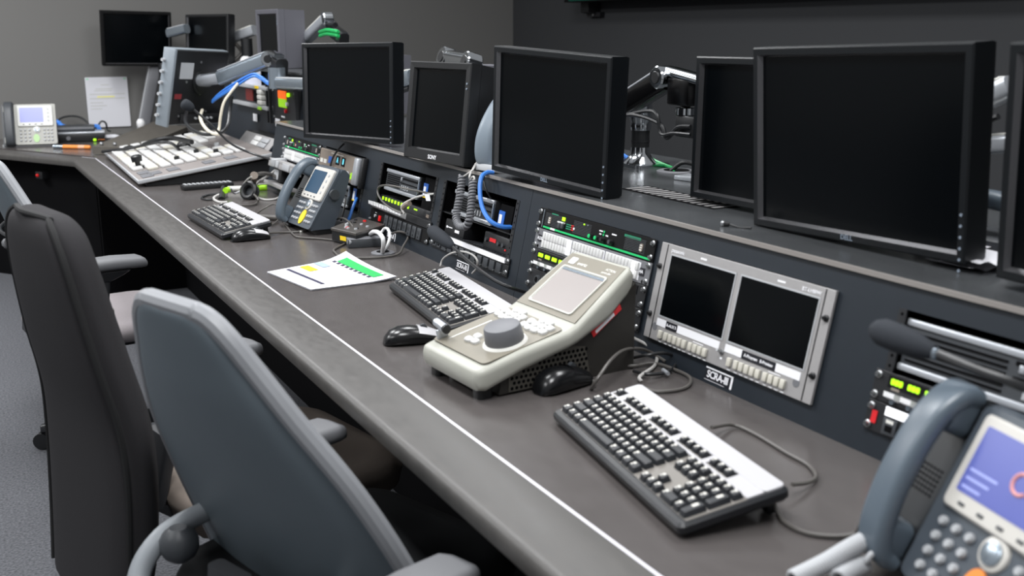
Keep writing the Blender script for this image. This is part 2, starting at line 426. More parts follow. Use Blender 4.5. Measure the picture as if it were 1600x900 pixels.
def key_panel(bay, label, tags=('AUX', '4A')):
    q, w, h = unit('intercom_key_panel', label, 'rack panel', bay, .14, .19, greypl, group='rack panels of white keys', screws=(.008, h_ - .008))
    tag(q, label, 'rack panel')
    kb = MB().box(-.0055, .0055, -.005, 0, -.0085, .0085, .0012).build('key', [key_white], q)
    first = True
    for g in range(3):
        x0 = .04 + g * .137
        fbox(q, 'key_tray', label_w, x0 - .004, x0 + .129, .006, h - .006, -.0042)
        for i in range(10):
            for r in range(2):
                M = Matrix.Translation((x0 + .0062 + i * .01255, -.003, .0158 + r * .0185))
                lit = (g == 0 and i == 9) or (g == 2 and i == 8) or (g == 1 and i == 10)
                if first: o = kb; o.matrix_local = M; first = False
                else: o = copy_part(kb, q, M)
                if lit:
                    o.data = o.data.copy(); o.data.materials[0] = lit_white; o['label'] = 'lit white key'
                if g == 2 and i == 1 and r == 0:
                    o.data = o.data.copy(); o.data.materials[0] = label_b; o['label'] = 'dark key'
    for x, t in ((.026, tags[0]), (w - .028, tags[1])):
        fbox(q, 'tag_plate', label_b, x - .010, x + .010, .017, .034, -.0042)
        ftext(t, .011, label_w, q, x, .0255, -.0045)
    for x in (.02, w - .02): MB().cyl((x, -.0035, .006), (x, -.0029, .006), .004, n=10).build('mounting_hole', void, q)
    return q
h_ = .05
striped_panel('B', 'black rack panel with a bright green stripe, above the key panel behind the beige controller')
key_panel('B', 'grey panel of white keys under the green stripe, behind the beige controller')
striped_panel('F', 'small far rack panel with a green stripe, left of the silver control box')
# ---- keys of the far panel are a plain white strip at this distance, still keys
key_panel('F', 'panel of white keys under the far green stripe', ('AUX', '4A'))
# --- green lit intercom strips (bay B, E)
def talk_strip(bay, label, x_end=None):
    q, w, h = unit('intercom_talk_panel', label, 'rack panel', bay, .09, .14, blackmetal, group='rack panels of green lit displays', screws=(.009, h_ - .009))
    fbox(q, 'display_window', blackmatte, .028, w - .03, .026, .045, -.0042)
    n = 8; lv = None; dg = None
    for i in range(n):
        x = .045 + i * .032
        m = MB()
        for k in range(3): m.plate(.0068, .0095, .002, -.0056, -.0042, x - .0075 + k * .0075, .0365, n=2)
        m.build('lit_display', led_green, q)
        m = MB().loft([[(x - .011 + a * .5, yy, zz) for a, yy, zz in ((0, -.003, .018), (44e-3, -.003, .018), (44e-3, -.003, .008), (0, -.003, .008))],
                       [(x - .011 + a * .5, yy, zz) for a, yy, zz in ((0, -.016, .021), (40e-3, -.016, .021), (40e-3, -.016, .013), (0, -.016, .013))]])
        m.build('lever_key', white, q, smooth=0)
        MB().cyl((x, -.003, .006), (x, -.008, .006), .0045, .004, 10).build('knob', bluesilver, q)
    fbox(q, 'print', tan, .036, .052, .0235, .0275, -.0044)
    return q
talk_strip('B', 'black panel of green lit displays and white levers left of the beige controller')
talk_strip('E', 'nearest black panel of green lit displays and white levers, behind the near phone')
q, w, h = unit('connector_panel', 'black connector plate at the foot of the rack behind the beige controller', 'rack panel', 'B', .04, .09, blackmetal)
for i in range(11):
    x = .05 + i * .038
    MB().cyl((x, -.003, .026), (x, -.008, .026), .0115, .0105, 16).cyl((x, -.0075, .026), (x, -.0084, .026), .007, n=12, mi=1).build('audio_socket', [dkgrey, void], q)
fbox(q, 'print', tan, w - .085, w - .06, .006, .010, -.0042)
q, w, h = unit('connector_panel', 'connector plate with a white strip and red square, behind the near phone', 'rack panel', 'E', .04, .09, blackmetal)
fbox(q, 'label_strip', lit_white, .036, .15, .033, .047, -.0045)
fbox(q, 'red_sticker', red_pl, .012, .022, .014, .034, -.0045)
for i in range(8):
    x = .05 + i * .04
    m = MB().box(x - .013, x + .013, -.006, -.003, .004, .03, .001, mi=0); m.box(x - .007, x + .007, -.0064, -.006, .009, .019, mi=1); m.box(x - .007, x + .007, -.0064, -.006, .0225, .028, mi=2)
    m.build('network_socket', [dkgrey, void, offwhite], q)

# --- dual screen monitor panel (bay A)
q, w, h = unit('rack_monitor', 'grey dual screen rack monitor beside the near keyboard', 'monitor', 'A', .04, .24, greymetal, screws=(.05, .15), face_y=-.006)
for o in [c for c in q.children if c.name.startswith('screw')]: o.location.y -= .004; o.data.materials[0] = black; o.data.materials[1] = black
for sx in (.021, w - .021): fbox(q, 'fold_line', void, sx - .0012, sx + .0012, .002, h - .002, -.0064, -.006)
def on_panel(u, v):
    d = ray(u, v); M = fas(BAYS['A'][0], .04); n = M.col[1].xyz; o = M.col[3].xyz; c0 = V((0, 0, CAMZ))
    p = M.inverted() @ (c0 + d * (n.dot(o - c0) / n.dot(d))); return p.x, p.z
SC = []
for quad in (((1055.6, 400.7), (1154.4, 428.9), (1132.7, 528.9), (1035, 492.7)), ((1164.5, 432.5), (1285, 467.5), (1260.5, 577.5), (1143.3, 533))):
    P = [on_panel(*p) for p in quad]
    x0 = (P[0][0] + P[3][0]) / 2; x1 = (P[1][0] + P[2][0]) / 2; z1 = (P[0][1] + P[1][1]) / 2; z0 = (P[2][1] + P[3][1]) / 2
    SC.append((x0, x1, z0, z1))
    MB().ring([(x1 - x0 + .007, z1 - z0 + .007, -.0068), (x1 - x0 + .001, z1 - z0 + .001, -.0072), (x1 - x0, z1 - z0, -.0062)], cx=(x0 + x1) / 2, cz=(z0 + z1) / 2).build('screen_frame', lightgrey, q, smooth=0)
    fbox(q, 'screen', screen_m, x0, x1, z0, z1, -.0066, -.006)
    fbox(q, 'label_strip', lit_white if False else label_w, x0 - .004, x1 - .002, z0 - .0215, z0 - .007, -.0068, -.006)
for (x0, x1, z0, z1), tx, t, tw in ((SC[0], .045, 'A-AUX 5', .036), (SC[1], .0875, 'A-Program   B-Preview', .088)):
    fbox(q, 'label_tape', label_b, x0 + tx - tw / 2, x0 + tx + tw / 2, z0 - .022, z0 - .0065, -.0074, -.0068)
    ftext(t, .0085, label_w, q, x0 + tx, z0 - .0142, -.0077, spacing=.95)
    xk = x0 + .012
    for i in range(10):
        x = xk + i * .0148 + (.004 if i > 0 else 0) + (.004 if i > 5 else 0)
        fbox(q, 'push_button', key_cream, x, x + .0105, z0 - .045, z0 - .029, -.012, -.006, .0012)
        fbox(q, 'print', label_w, x + .001, x + .0095, z0 - .0525, z0 - .0505, -.0064, -.006)
    fbox(q, 'print', label_w, xk + .105, xk + .135, z0 - .0265, z0 - .025, -.0064, -.006)
for x in (.028, w - .044): MB().cyl((x + .003, -.0058, .028), (x + .003, -.0066, .028), .008, n=16).build('sensor', greypl, q)
ftext('panasonic', .0105, label_w, q, SC[0][0] + .017, SC[0][3] + .0105, -.0066)
fbox(q, 'print', label_w, SC[0][0] + .088, SC[0][0] + .106, SC[0][3] + .009, SC[0][3] + .0125, -.0064, -.006)
fbox(q, 'print', label_w, SC[1][0] + .09, SC[1][0] + .11, SC[1][3] + .009, SC[1][3] + .0125, -.0064, -.006)
ftext('BT-LH80W', .0095, label_w, q, SC[1][1] - .02, SC[1][3] + .0095, -.0066)
xs = (SC[0][1] + SC[1][0]) / 2
MB().cyl((xs, -.006, .03), (xs, -.010, .03), .005, n=12).cyl((xs, -.01, .03), (xs, -.02, .034), .0022, .003, 10).build('toggle_switch', steel, q)
fbox(q, 'print', label_w, xs - .003, xs + .003, .016, .02, -.0064, -.006)

# --- small desktop computers standing inside the bays
def small_pc(bay, label, x0, x1, s0, s1, sticker=True, fy=.011):
    l, r = BAYS[bay]; w = x1 - x0; h = s1 - s0
    q = thing('small_computer', label, 'computer', fas(l - x0, s0, -fy), 'small computers standing in the rack bays')
    MB().box(0, w, 0, .2, .0, h, .002).build('case', black, q)
    MB().box(-.002, w, -.008, 0, h - .011, h, .002).build('front_trim', silver, q)
    MB().box(-.002, w, -.008, 0, 0, .011, .002).build('front_trim', silver, q)
    MB().box(w - .006, w, -.008, 0, .011, h - .011, .001).build('front_trim', bluesilver, q)
    m = MB().box(0, w - .006, -.004, 0, .011, h - .011, mi=0)
    for i in range(6):
        z = .016 + i * (h - .03) / 6; m.box(.008, w * .42, -.0062, -.004, z, z + .0035, mi=1)
    m.box(w * .45, w - .012, -.006, -.004, h - .022, h - .016, mi=1); m.box(w * .45, w - .012, -.006, -.004, h * .5, h * .5 + .003, mi=1)
    m.build('front_grille', [dkgrey, void], q, smooth=0)
    MB().box(w * .47, w * .47 + .009, -.009, -.004, h * .62, h * .62 + .011, .001).build('power_button', silver, q)
    for k in range(4): fbox(q, 'usb_socket', lightgrey, w * .5 + k * .016, w * .5 + k * .016 + .0055, .016, .03, -.0065, -.004)
    return q
small_pc('D', 'small black computer with silver trim over the green lit switch', .06, .325, .155, .225)
small_pc('C', 'small black computer with silver trim behind the coiled phone cord', .085, .325, .152, .222)
small_pc('G', 'small black computer below the silver control box', .15, .325, .045, .125)
small_pc('E', 'wide black computer with silver bars, at the far right behind the black microphone', .03, .45, .146, .228, fy=.012)
for bay, x, s in (('D', .345, .19), ('C', .347, .178), ('G', .345, .1)):
    l, r = BAYS[bay]
    m = MB().box(0, .032, -.001, .001, -.022, .022, mi=0); m.box(.004, .02, -.0016, -.001, -.018, .012, mi=1); m.box(0, .032, -.0014, -.001, -.022, -.016, mi=2)
    tag(m.build('blue_sticker', [blue_m, white, yellow_m], M=fas(l - x, s, -.013), smooth=0), 'blue sticker deep in the open rack bay %s' % {'D': 'over the power strip', 'C': 'right of the coiled cord', 'G': 'behind the blue cable'}[bay], 'sticker', 'blue stickers inside the rack bays')
    tag(MB().box(-.02, .05, 0, .004, -.09 if bay != 'G' else -.04, .04).build('bay_partition', void, M=fas(l - x - .02, s, -.0145), smooth=0), 'dark plate behind the blue sticker %s' % {'D': 'over the power strip', 'C': 'right of the coiled cord', 'G': 'behind the blue cable'}[bay], 'plate', 'dark plates behind the blue stickers')

# --- bay D: switch with green lights, white patch panel, outlet strip
l, r = BAYS['D']
q = thing('network_switch', 'black network switch with a row of green lights above the power strip', 'network switch', fas(l - .02, .092, -.012))
MB().box(0, .43, 0, .16, 0, .042, .002).build('case', blackmetal, q)
for i in range(9):
    m = MB()
    m.plate(.0105, .011, .002, -.002, 0, .028 + i * .0265, .032, n=2); m.build('green_light', led_green, q)
fbox(q, 'label_strip', led_green, .285, .31, .03, .034, -.001, 0)
fbox(q, 'label_strip', tan, .38, .4, .02, .03, -.001, 0)
q, w, h = unit('patch_panel', 'white key switch row under the green lights', 'patch panel', 'D', .083, .108, blackmetal, screws=(.012,), depth=.02)
base = None
for i in range(12):
    x = .015 + i * .0235
    MB().loft([[(x, -.003, .022), (x + .018, -.003, .022), (x + .018, -.003, .004), (x, -.003, .004)], [(x, -.024, .024), (x + .018, -.024, .024), (x + .018, -.022, .013), (x, -.022, .013)]]).build('lever_key', white, q, smooth=0)
q, w, h = unit('power_strip', 'black rack power strip with eight outlets and a red switch', 'power strip', 'D', .038, .083, blackmatte, screws=(.008,))
for i in range(8):
    x = .135 + i * .0375
    m = MB().box(x, x + .028, -.008, -.003, .004, .04, .0015, mi=0); m.box(x + .007, x + .009, -.0084, -.0079, .02, .031, mi=1); m.box(x + .017, x + .019, -.0084, -.0079, .02, .031, mi=1); m.box(x + .011, x + .016, -.0084, -.0079, .009, .014, mi=1)
    m.build('outlet', [dkgrey, void], q)
MB().box(.087, .099, -.009, -.003, .012, .03, .001).build('rocker_switch', led_red, q, label='red lit rocker switch')
m = MB().cyl((.05, -.003, .024), (.05, -.0075, .024), .0055, n=10); m.box(.043, .057, -.004, -.003, .033, .036)
m.build('fuse_holder', lightgrey, q)

# --- bay C: shelf with small boxes, ribbed shelf edge, white strip, blanking panel
l, r = BAYS['C']
tag(MB().box(0, .44, 0, .24, 0, .003).build('rack_shelf', blackmetal, M=fas(l - .017, .1465, -.006), smooth=0), 'thin black shelf under the computer behind the coiled cord', 'shelf')
q = thing('signal_converter', 'black converter box with white print under the shelf, left of the open gap', 'converter box', fas(l - .05, .0905, -.008))
MB().box(0, .125, 0, .1, 0, .042, .003).build('case', black, q); fbox(q, 'print', label_w, .07, .098, .01, .018, -.0012, 0)
m = MB(); m.box(.012, .02, -.0012, 0, .016, .022); m.box(.022, .05, -.0012, 0, .018, .0205); m.build('print', label_w, q, smooth=0)
q = thing('signal_converter', 'black box with red print under the shelf, beside the right rack screws', 'converter box', fas(l - .30, .0905, -.006))
MB().box(0, .145, 0, .1, 0, .045, .003).build('case', blackmetal, q); fbox(q, 'print', red_pl, .035, .07, .022, .032, -.0012, 0)
for x in (.02, .09, .115): MB().cyl((x, 0, .024), (x, -.006, .024), .006, n=10).build('knob', dkgrey, q)
MB().ball((.128, -.001, .013), .003, 8).build('red_light', led_red, q)
q, w, h = unit('ribbed_shelf', 'black ribbed rack shelf with a white label strip over the blank plate', 'rack shelf', 'C', .072, .09, blackmetal, screws=(.009,), depth=.2)
fbox(q, 'label_strip', label_w, .05, w - .02, .0015, .0145, -.0065)
m = MB()
for i in range(26): m.box(.03 + i * .0165, .03 + i * .0165 + .011, .008, .1, .0172, .0185)
m.build('vent_slots', dkgrey, q, smooth=0)
q, w, h = unit('blanking_panel', 'black blank rack plate with ten ribs above the white bay label', 'rack panel', 'C', .04, .072, blackmetal, screws=(.012,))
for i in range(10): MB().box(.085 + i * .037, .085 + i * .037 + .026, -.007, -.003, .003, .029, .001).cyl((.112 + i * .037, -.0075, .006), (.112 + i * .037, -.003, .006), .002, n=8, mi=1).build('blank_cover', [dkgrey, steel], q)
for i in range(2): m = MB().box(.022 + i * .028, .044 + i * .028, -.006, -.003, .006, .026, mi=0); m.box(.026 + i * .028, .038 + i * .028, -.0064, -.006, .01, .02, mi=1); m.build('network_socket', [dkgrey, void], q, smooth=0)

# --- bay G: silver control box with cyan digits and knobs
l, r = BAYS['G']
q = thing('camera_control_box', 'silver fronted control box with cyan digits and knobs above the phone screen', 'control panel', fas(l - .014, .135, .012))
MB().box(0, .44, 0, .2, 0, .1, .003).build('case', blackmetal, q)
MB().plate(.43, .094, .004, -.006, 0, .22, .05, bev=.002).build('faceplate', tan, q)
MB().box(.40, .438, -.02, 0, .002, .098, .006).build('side_handle', silver, q)
MB().box(.442, .462, -.008, .011, -.004, .102, .003).build('end_bracket', black, q)
for x in (.19, .25): fbox(q, 'digit_window', blackmatte, x, x + .036, .052, .084, -.0075, -.006); ftext('8' if x > .2 else 'A', .028, led_cyan, q, x + .018, .068, -.0078)
fbox(q, 'window', blue_m, .11, .145, .05, .075, -.0075, -.006)
for x in (.02, .06): fbox(q, 'print', offwhite, x, x + .03, .045, .06, -.0068, -.006)
m = MB()
for i in range(12): m.box(.13 + i * .011, .137 + i * .011, -.0066, -.006, .087, .0905)
m.build('print', offwhite, q, smooth=0)
for i in range(5): MB().cyl((.16 + i * .042, -.006, .03), (.16 + i * .042, -.024, .03), .012, .010, 14).build('knob', [lightgrey], q)
MB().cyl((.383, -.006, .03), (.383, -.014, .03), .013, .012, 14).build('push_button', hi_green, q, label='green round button')
for i in range(6): fbox(q, 'print', offwhite, .02 + i * .018, .033 + i * .018, .012, .022, -.0068, -.006)

# --- bay F: folded metal cable guard below the key panel
q = thing('cable_guard', 'grey metal bracket with a small window below the far white keys', 'bracket', fas(BAYS['F'][0] + .04, .10, .0))
MB().box(0, .44, -.045, 0, .022, .034, .002).build('top_plate', greymetal, q)
MB().box(0, .44, -.045, -.04, .0, .022, .001).build('front_lip', greymetal, q)
for x in (.06, .21): MB().box(x, x + .09, -.05, -.045, .004, .03, .001).build('cover_plate', lightgrey, q)
MB().box(.04, .15, -.03, 0, -.055, -.002, .003).build('socket_box', black, q)
MB().plate(.06, .04, .004, -.033, -.03, .09, -.028).build('window', lightgrey, q)
MB().box(.02, .3, -.06, 0, -.075, -.06, .003).build('lower_plate', greymetal, q)
# ================================================================ flat monitors
def monitor(label, c, yaw, tilt, roll, w, h, m=bezel_m, b=.0175, logo=None, d=.055, group=None, controls=True, base=None):
    M = face_frame((c[0], c[1], c[2] + DZ), yaw, tilt, roll)
    q = thing('flat_monitor', label, 'monitor', M, group or 'flat black monitors along the console')
    wi, hi = w - 2 * b, h - 2 * b
    MB().ring([(w - .006, h - .006, d), (w, h, d * .8), (w, h, .003), (w - .006, h - .006, 0), (wi + .007, hi + .007, 0)]).build('bezel', m, q, smooth=30)
    MB().ring([(wi + .007, hi + .007, 0), (wi - .002, hi - .002, .0105), (wi - .002, hi - .002, .013)]).build('inner_lip', lip_m, q, smooth=0)
    MB().box(-wi / 2, wi / 2, .011, .013, -hi / 2, hi / 2).build('screen', screen_m, q, smooth=0)
    MB().loft([[(x, y, z) for x, z in rrect(w * a, h * a, .02)] for y, a in ((d - .002, .985), (d, .97), (d + .022, .8), (d + .03, .72))]).build('back_cover', black, q)
    if controls:
        for k in range(6): MB().cyl((w / 2 - b * .5, 0, -h * .27 - k * .018), (w / 2 - b * .5, -.0012, -h * .27 - k * .018), .0026, n=10).build('control_button', button_l, q)
    if logo: ftext(logo, .0125, button_l, q, -.0, -h / 2 + b * .5, -.0004)
    MB().box(-.055, .055, d + .028, d + .04, -.055, .055, .004).build('mounting_plate', black, q)
    return q
mon_near = monitor('wide black monitor at the right, above the grey dual screen rack monitor', (1.384, 1.309, .46), radians(.1), radians(-2.9), radians(1.6), .49, .343, logo='DELL')
monitor('black monitor tilted over the middle of the console, right of the phone handset', (1.288, 2.181, .4516), radians(7.2), 0, radians(-2.6), .4557, .319, logo='DELL')
monitor('black monitor facing the left, above the silver control box', (1.241, 3.464, .455), radians(20.4), radians(2.5), radians(.8), .4753, .3327)
monitor('black monitor half hidden behind the wide right monitor', (1.4815, 1.655, .4468), radians(1.1), radians(.7), radians(.2), .405, .312, controls=False)
monitor('black monitor cut off by the right edge of the picture', (1.33, .735, .467), radians(-4), radians(-4), 0, .49, .343, controls=False)
monitor('black monitor facing forward at the far left, above the sheet on the wall', (1.18, 7.17, .618), radians(93.7), radians(-7), radians(-1), .435, .343, m=blackmatte, controls=False)
monitor('black monitor turned sideways at the far end, beside the left wall monitor', (1.512, 6.716, .598), radians(23.2), radians(4), 0, .43, .343, m=black, controls=False)

# boxed monitor with deep casing
def box_monitor(label, c, yaw, tilt, roll, w, h, depth, m, scr=(.8, .78), logo=None, taper=.12, cat='monitor'):
    q = thing('boxed_monitor', label, cat, face_frame((c[0], c[1], c[2] + DZ), yaw, tilt, roll), 'boxed monitors on the console')
    sw, sh = w * scr[0], h * scr[1]; dz = h * .02
    MB().ring([(w, h, .035), (w, h, .003), (w - .006, h - .006, 0)]).build('front_frame', m, q, smooth=30)
    a = MB()
    a.loft([[(-w / 2 + .003, 0, -h / 2 + .003), (w / 2 - .003, 0, -h / 2 + .003), (w / 2 - .003, 0, h / 2 - .003), (-w / 2 + .003, 0, h / 2 - .003)],
            [(-sw / 2, .001, dz - sh / 2), (sw / 2, .001, dz - sh / 2), (sw / 2, .001, dz + sh / 2), (-sw / 2, .001, dz + sh / 2)],
            [(-sw / 2 + .005, .012, dz - sh / 2 + .005), (sw / 2 - .005, .012, dz - sh / 2 + .005), (sw / 2 - .005, .012, dz + sh / 2 - .005), (-sw / 2 + .005, .012, dz + sh / 2 - .005)]], cap=(False, False))
    a.build('front_bezel', m, q, smooth=0)
    MB().box(-sw / 2 + .004, sw / 2 - .004, .011, .013, dz - sh / 2 + .004, dz + sh / 2 - .004).build('screen', screen_m, q, smooth=0)
    t = MB().ring([(w, h, .035), (w - .004, h - .004, .038), (w * (1 - taper), h * (.85 if tilt > .05 else 1 - taper * .8), depth)])
    for i in range(7): t.box(w / 2 - .016, w / 2 - .006, depth * .55, depth * .9, -h * .3 + i * .02, -h * .3 + i * .02 + .006)
    t.build('casing', m, q, smooth=0)
    MB().box(-w * .42, w * .42, depth - .01, depth, -h * .42, h * .42, .004).build('rear_cover', m, q)
    for k in (0, 1): MB().cyl((w / 2 - .012, .0, h * .30 - k * .014), (w / 2 - .012, -.002, h * .30 - k * .014), .003, n=8).build('control_button', button_l, q)
    if logo: ftext(logo, .017, label_w, q, 0, -h / 2 + (h - sh) / 4, -.0004)
    return q
box_monitor('black boxed monitor with SONY lettering beside the upright phone handset', (1.263, 2.767, .4305), radians(7.7), radians(6.6), 0, .325, .2857, .25, black, (.86, .83), 'SONY', .05)
box_monitor('grey boxed monitor standing high at the far end of the console', (1.561, 5.523, .624), radians(6.3), 0, 0, .30, .30, .15, boxgrey, (.86, .82), None, .04)
box_monitor('grey boxed monitor behind the left facing black monitor, only its side showing', (1.76, 4.61, .425), 0, 0, 0, .30, .27, .16, boxgrey, (.86, .82), None, .04)
box_monitor('grey boxed monitor hidden behind the black one with SONY lettering', (1.80, 3.36, .415), radians(0), 0, 0, .34, .25, .16, boxgrey, (.86, .82), None, .04)

rimgrey = mat('blue grey monitor rim', '#7e868d', .4)
# monitor seen from behind
q = thing('flat_monitor', 'monitor seen from behind, black back with a pale edge, on a steel arm', 'monitor', face_frame((1.17, 5.42, .385 + DZ), radians(127.4 - 180 + 180), radians(-11.8), radians(-2.7)))
MB().box(-.225, .2, .0, .03, -.185, .185, .008).build('back_cover', black, q)
MB().box(-.232, .207, .012, .05, -.19, .19, .006).build('front_frame', rimgrey, q)
MB().box(-.2325, -.214, -.022, .05, -.19, .19, .005).build('side_rim', rimgrey, q)
MB().box(-.22, .195, .049, .0515, -.17, .17).build('screen', screen_m, q, smooth=0)
fbox(q, 'type_label', lightgrey, -.155, -.06, .045, .125, -.001, 0)
fbox(q, 'red_sticker', mat('dull red sticker', '#7a262b', .6), -.175, -.125, -.055, -.03, -.001, 0)
MB().cyl((0, 0, .03), (0, -.012, .03), .06, n=24).cyl((0, -.012, .03), (0, -.016, .03), .045, n=24).build('mounting_disc', black, q)
for z in (.13, .075, .02, -.035, -.09, -.14): MB().cyl((-.23, .036, z), (-.25, .036, z), .008, n=8).build('side_knob', lightgrey, q)
for x, z in ((-.01, .13), (-.10, .03), (.01, -.03), (.07, -.12), (-.13, -.14)): MB().cyl((x, 0, z), (x, -.003, z), .006, n=8).build('screw', steel, q)
MB().box(-.12, .17, -.012, 0, -.175, -.13, .004).build('connector_panel', blackmetal, q)
for k in range(5): MB().cyl((-.02 + k * .03, -.012, -.15), (-.02 + k * .03, -.022, -.15), .006, n=8).build('socket', lightgrey, q)

# ================================================================ monitor arms
def arm_seg(q, p0, p1, w, h, m, name='arm', cap=chrome):
    p0 = V(p0); p1 = V(p1); d = (p1 - p0).normalized(); s = d.cross(V((0, 0, 1))).normalized(); u = s.cross(d)
    L = []
    for p in (p0, p1): L.append([p + s * a + u * b for a, b in rrect(w, h, min(w, h) * .3, 3)])
    MB().loft(L).build(name, m, q)
    MB().loft([[p + s * a + u * (b + h * .5) for a, b in rrect(w * .8, .006, .002, 2)] for p in (p0 + d * .01, p1 - d * .01)]).build('arm_cap', cap, q)
def joint(q, p, r, h, m=chrome, ax=(0, 0, 1), name='joint'):
    p = V(p); a = V(ax).normalized()
    MB().lathe(p - a * h / 2, p + a * h / 2, [(0, r * .9), (.08, r), (.92, r), (1, r * .88)], 18).lathe(p + a * h / 2, p + a * (h / 2 + .003), [(0, r * .55), (1, r * .5)], 14, mi=1).build(name, [m, black], q)
def Z(p, z=0): return V((p[0], p[1], p[2] + DZ + z))
bx, by = 1.762, 2.45
q = thing('monitor_mount', 'black monitor arm on a chrome post standing on the console top', 'monitor mount', Matrix.Identity(4), 'monitor mounts behind the console')
MB().loft([[(x, y, z) for x, y in rrect(.12, .15, .018, 4, bx, by)] for z in (DZ + ZT + .006, DZ + ZT + .016)]).build('base_plate', chrome, q)
MB().lathe((bx, by, DZ + ZT + .016), (bx, by, DZ + ZT + .06), [(0, .05), (.3, .036), (.6, .029), (1, .027)], 24).build('base_cone', chrome, q)
MB().cyl((bx, by, DZ + ZT + .06), (bx, by, DZ + ZT + .11), .026, n=24).build('post', black, q)
MB().cyl((bx, by, DZ + ZT + .075), (bx, by, DZ + ZT + .079), .0272, n=24).build('post_ring', blackmetal, q)
MB().lathe((bx, by, DZ + ZT + .108), (bx, by, DZ + ZT + .22), [(0, .029), (.12, .031), (.2, .03), (.25, .033), (1, .031)], 24).build('post_collar', chrome, q)
e0 = V((1.70, 2.56, DZ + .405)); e1 = V((1.70, 2.25, DZ + .535))
arm_seg(q, e0, e1, .05, .062, arm_black, cap=silver)
arm_seg(q, (bx, by, DZ + .50), (1.72, 2.62, DZ + .42), .03, .03, black, 'lower_link')
joint(q, e1 + V((-.012, 0, .004)), .03, .055, chrome, (-1, 0, 0))
arm_seg(q, e1 + V((0, 0, .02)), (1.70, 2.10, DZ + .535), .05, .02, chrome, 'top_link')
MB().box(1.675, 1.725, 2.13, 2.22, DZ + .47, DZ + .54, .006).build('elbow', arm_black, q)
joint(q, (1.70, 2.17, DZ + .455), .026, .02, chrome)
MB().box(1.68, 1.72, 2.11, 2.185, DZ + .39, DZ + .445, .004).build('head', black, q)
MB().tube([e0 + V((-.03, -.09, .0)), e0 + V((-.035, -.2, .03)), (1.67, 2.24, DZ + .42), (1.67, 2.205, DZ + .385), (1.67, 2.16, DZ + .415), (1.68, 2.12, DZ + .42)], .006).build('cable', black_cable, q)
MB().tube([e0 + V((-.03, -.13, .02)), (1.665, 2.26, DZ + .45), (1.665, 2.225, DZ + .395), (1.665, 2.17, DZ + .40), (1.68, 2.12, DZ + .40)], .005).build('cable', black_cable, q)
cable('network_cable', 'blue cable lying on the console top behind the chrome post', [dk(945, 230, ZT), dk(962, 235, ZT + .012), dk(975, 243, ZT + .01), dk(986, 250, ZT + .012)], .006, blue_cable)
cable('network_cable', 'green cable running from the chrome post to the grey cable port', [aX(1000, 232, 1.80), aX(1008, 242, 1.80), dk(1020, 250, ZT + .02), dk(1038, 258, ZT + .012), dk(1050, 263, ZT + .01), dk(1053, 270, ZT + .008)], .0055, green_cable)
g = thing('cable_port', 'grey oval cable port on the console top by the green cable', 'cable port', Matrix.Translation(dk(1057, 269, ZT + .006)))
MB().lathe((0, 0, 0), (0, 0, .006), [(0, .055), (.6, .055), (1, .048)], 24).build('rim', greypl, g); MB().cyl((0, 0, .0055), (0, 0, .0066), .036, n=20).build('opening', void, g)
MB().tube([(-.02, .0, .005), (0, -.03, .03), (.02, -.08, .02), (.0, -.12, .006)], .006).build('cable', black_cable, g)
tag(MB().box(-.03, .03, -.04, .03, 0, .012, .003).build('clamp_plate', silver, M=place(dk(1078, 281, ZT + .0065), .2)), 'small silver plate beside the half hidden monitor on the console top', 'plate')
p0, p1 = dk(1130, 349, ZT + .012), dk(1174, 356, ZT + .009)
q = thing('small_microphone', 'tiny clip microphone lying on the console top under the right monitor', 'microphone', Matrix.Translation(p0))
MB().cyl((0, 0, 0), (p1 - p0) * .22, .0055, .004, 10).build('capsule', black, q); MB().ball((0, 0, 0), .006, 10).build('tip', steel, q); MB().tube([(p1 - p0) * .2, (p1 - p0) * .6 + V((0, 0, -.003)), (p1 - p0)], .002).build('lead', black_cable, q)

# silver arm of the monitor seen from behind
q = thing('monitor_mount', 'steel blue arm holding the monitor seen from behind, blue cables under it', 'monitor mount', Matrix.Identity(4), 'monitor mounts behind the console')
a0 = aY(318, 126, 5.36); a1 = aY(345, 122, 5.25); a2 = aY(422, 92, 4.95); a3 = aY(437, 100, 4.85)
MB().cyl(a0 + V((-.01, .03, 0)), a0 + V((.02, -.02, 0)), .03, n=16).build('tilt_joint', silver, q)
arm_seg(q, a0, a1, .05, .055, silver, 'head')
arm_seg(q, a1, a2, .055, .07, bluesilver, 'arm', silver)
joint(q, a2, .035, .07, chrome, (-.6, -.8, 0))
arm_seg(q, a2 + V((0, 0, .03)), a3 + V((0, 0, .035)), .05, .016, chrome, 'top_link')
arm_seg(q, a2 + V((.02, -.01, -.02)), a3 + V((.01, 0, -.02)), .06, .085, black, 'elbow')
a4 = aY(433, 123, 4.85); a5 = aY(500, 133, 4.45)
MB().cyl(a4 + V((0, 0, .05)), a4 + V((0, 0, -.045)), .04, n=18).build('lower_joint', bluesilver, q)
arm_seg(q, a4 + V((0, 0, -.02)), a5, .06, .05, bluesilver, 'lower_arm', lightgrey)
MB().cyl(V((a5.x, a5.y, DZ + ZT)), a5 + V((0, 0, .02)), .03, n=18).build('post', black, q)
for i, (dx, dy) in enumerate(((0, 0), (.02, 6), (-.015, 10))):
    cable('video_cable', ['upper blue video cable hanging under the steel blue arm', 'middle blue video cable hanging under the steel blue arm', 'lower blue video cable hanging under the steel blue arm'][i],
          [aY(332, 157 + dy * .3, 5.28), aY(342, 147 + dy * .5, 5.2), aY(360, 134 + dy * .7, 5.1), aY(393, 116 + dy * .4, 5.0 + dx), aY(408, 120 + dy * .4, 4.95), aY(421, 129 + dy * .3, 4.9), aY(424, 120, 4.85)], .0055, blue_cable)
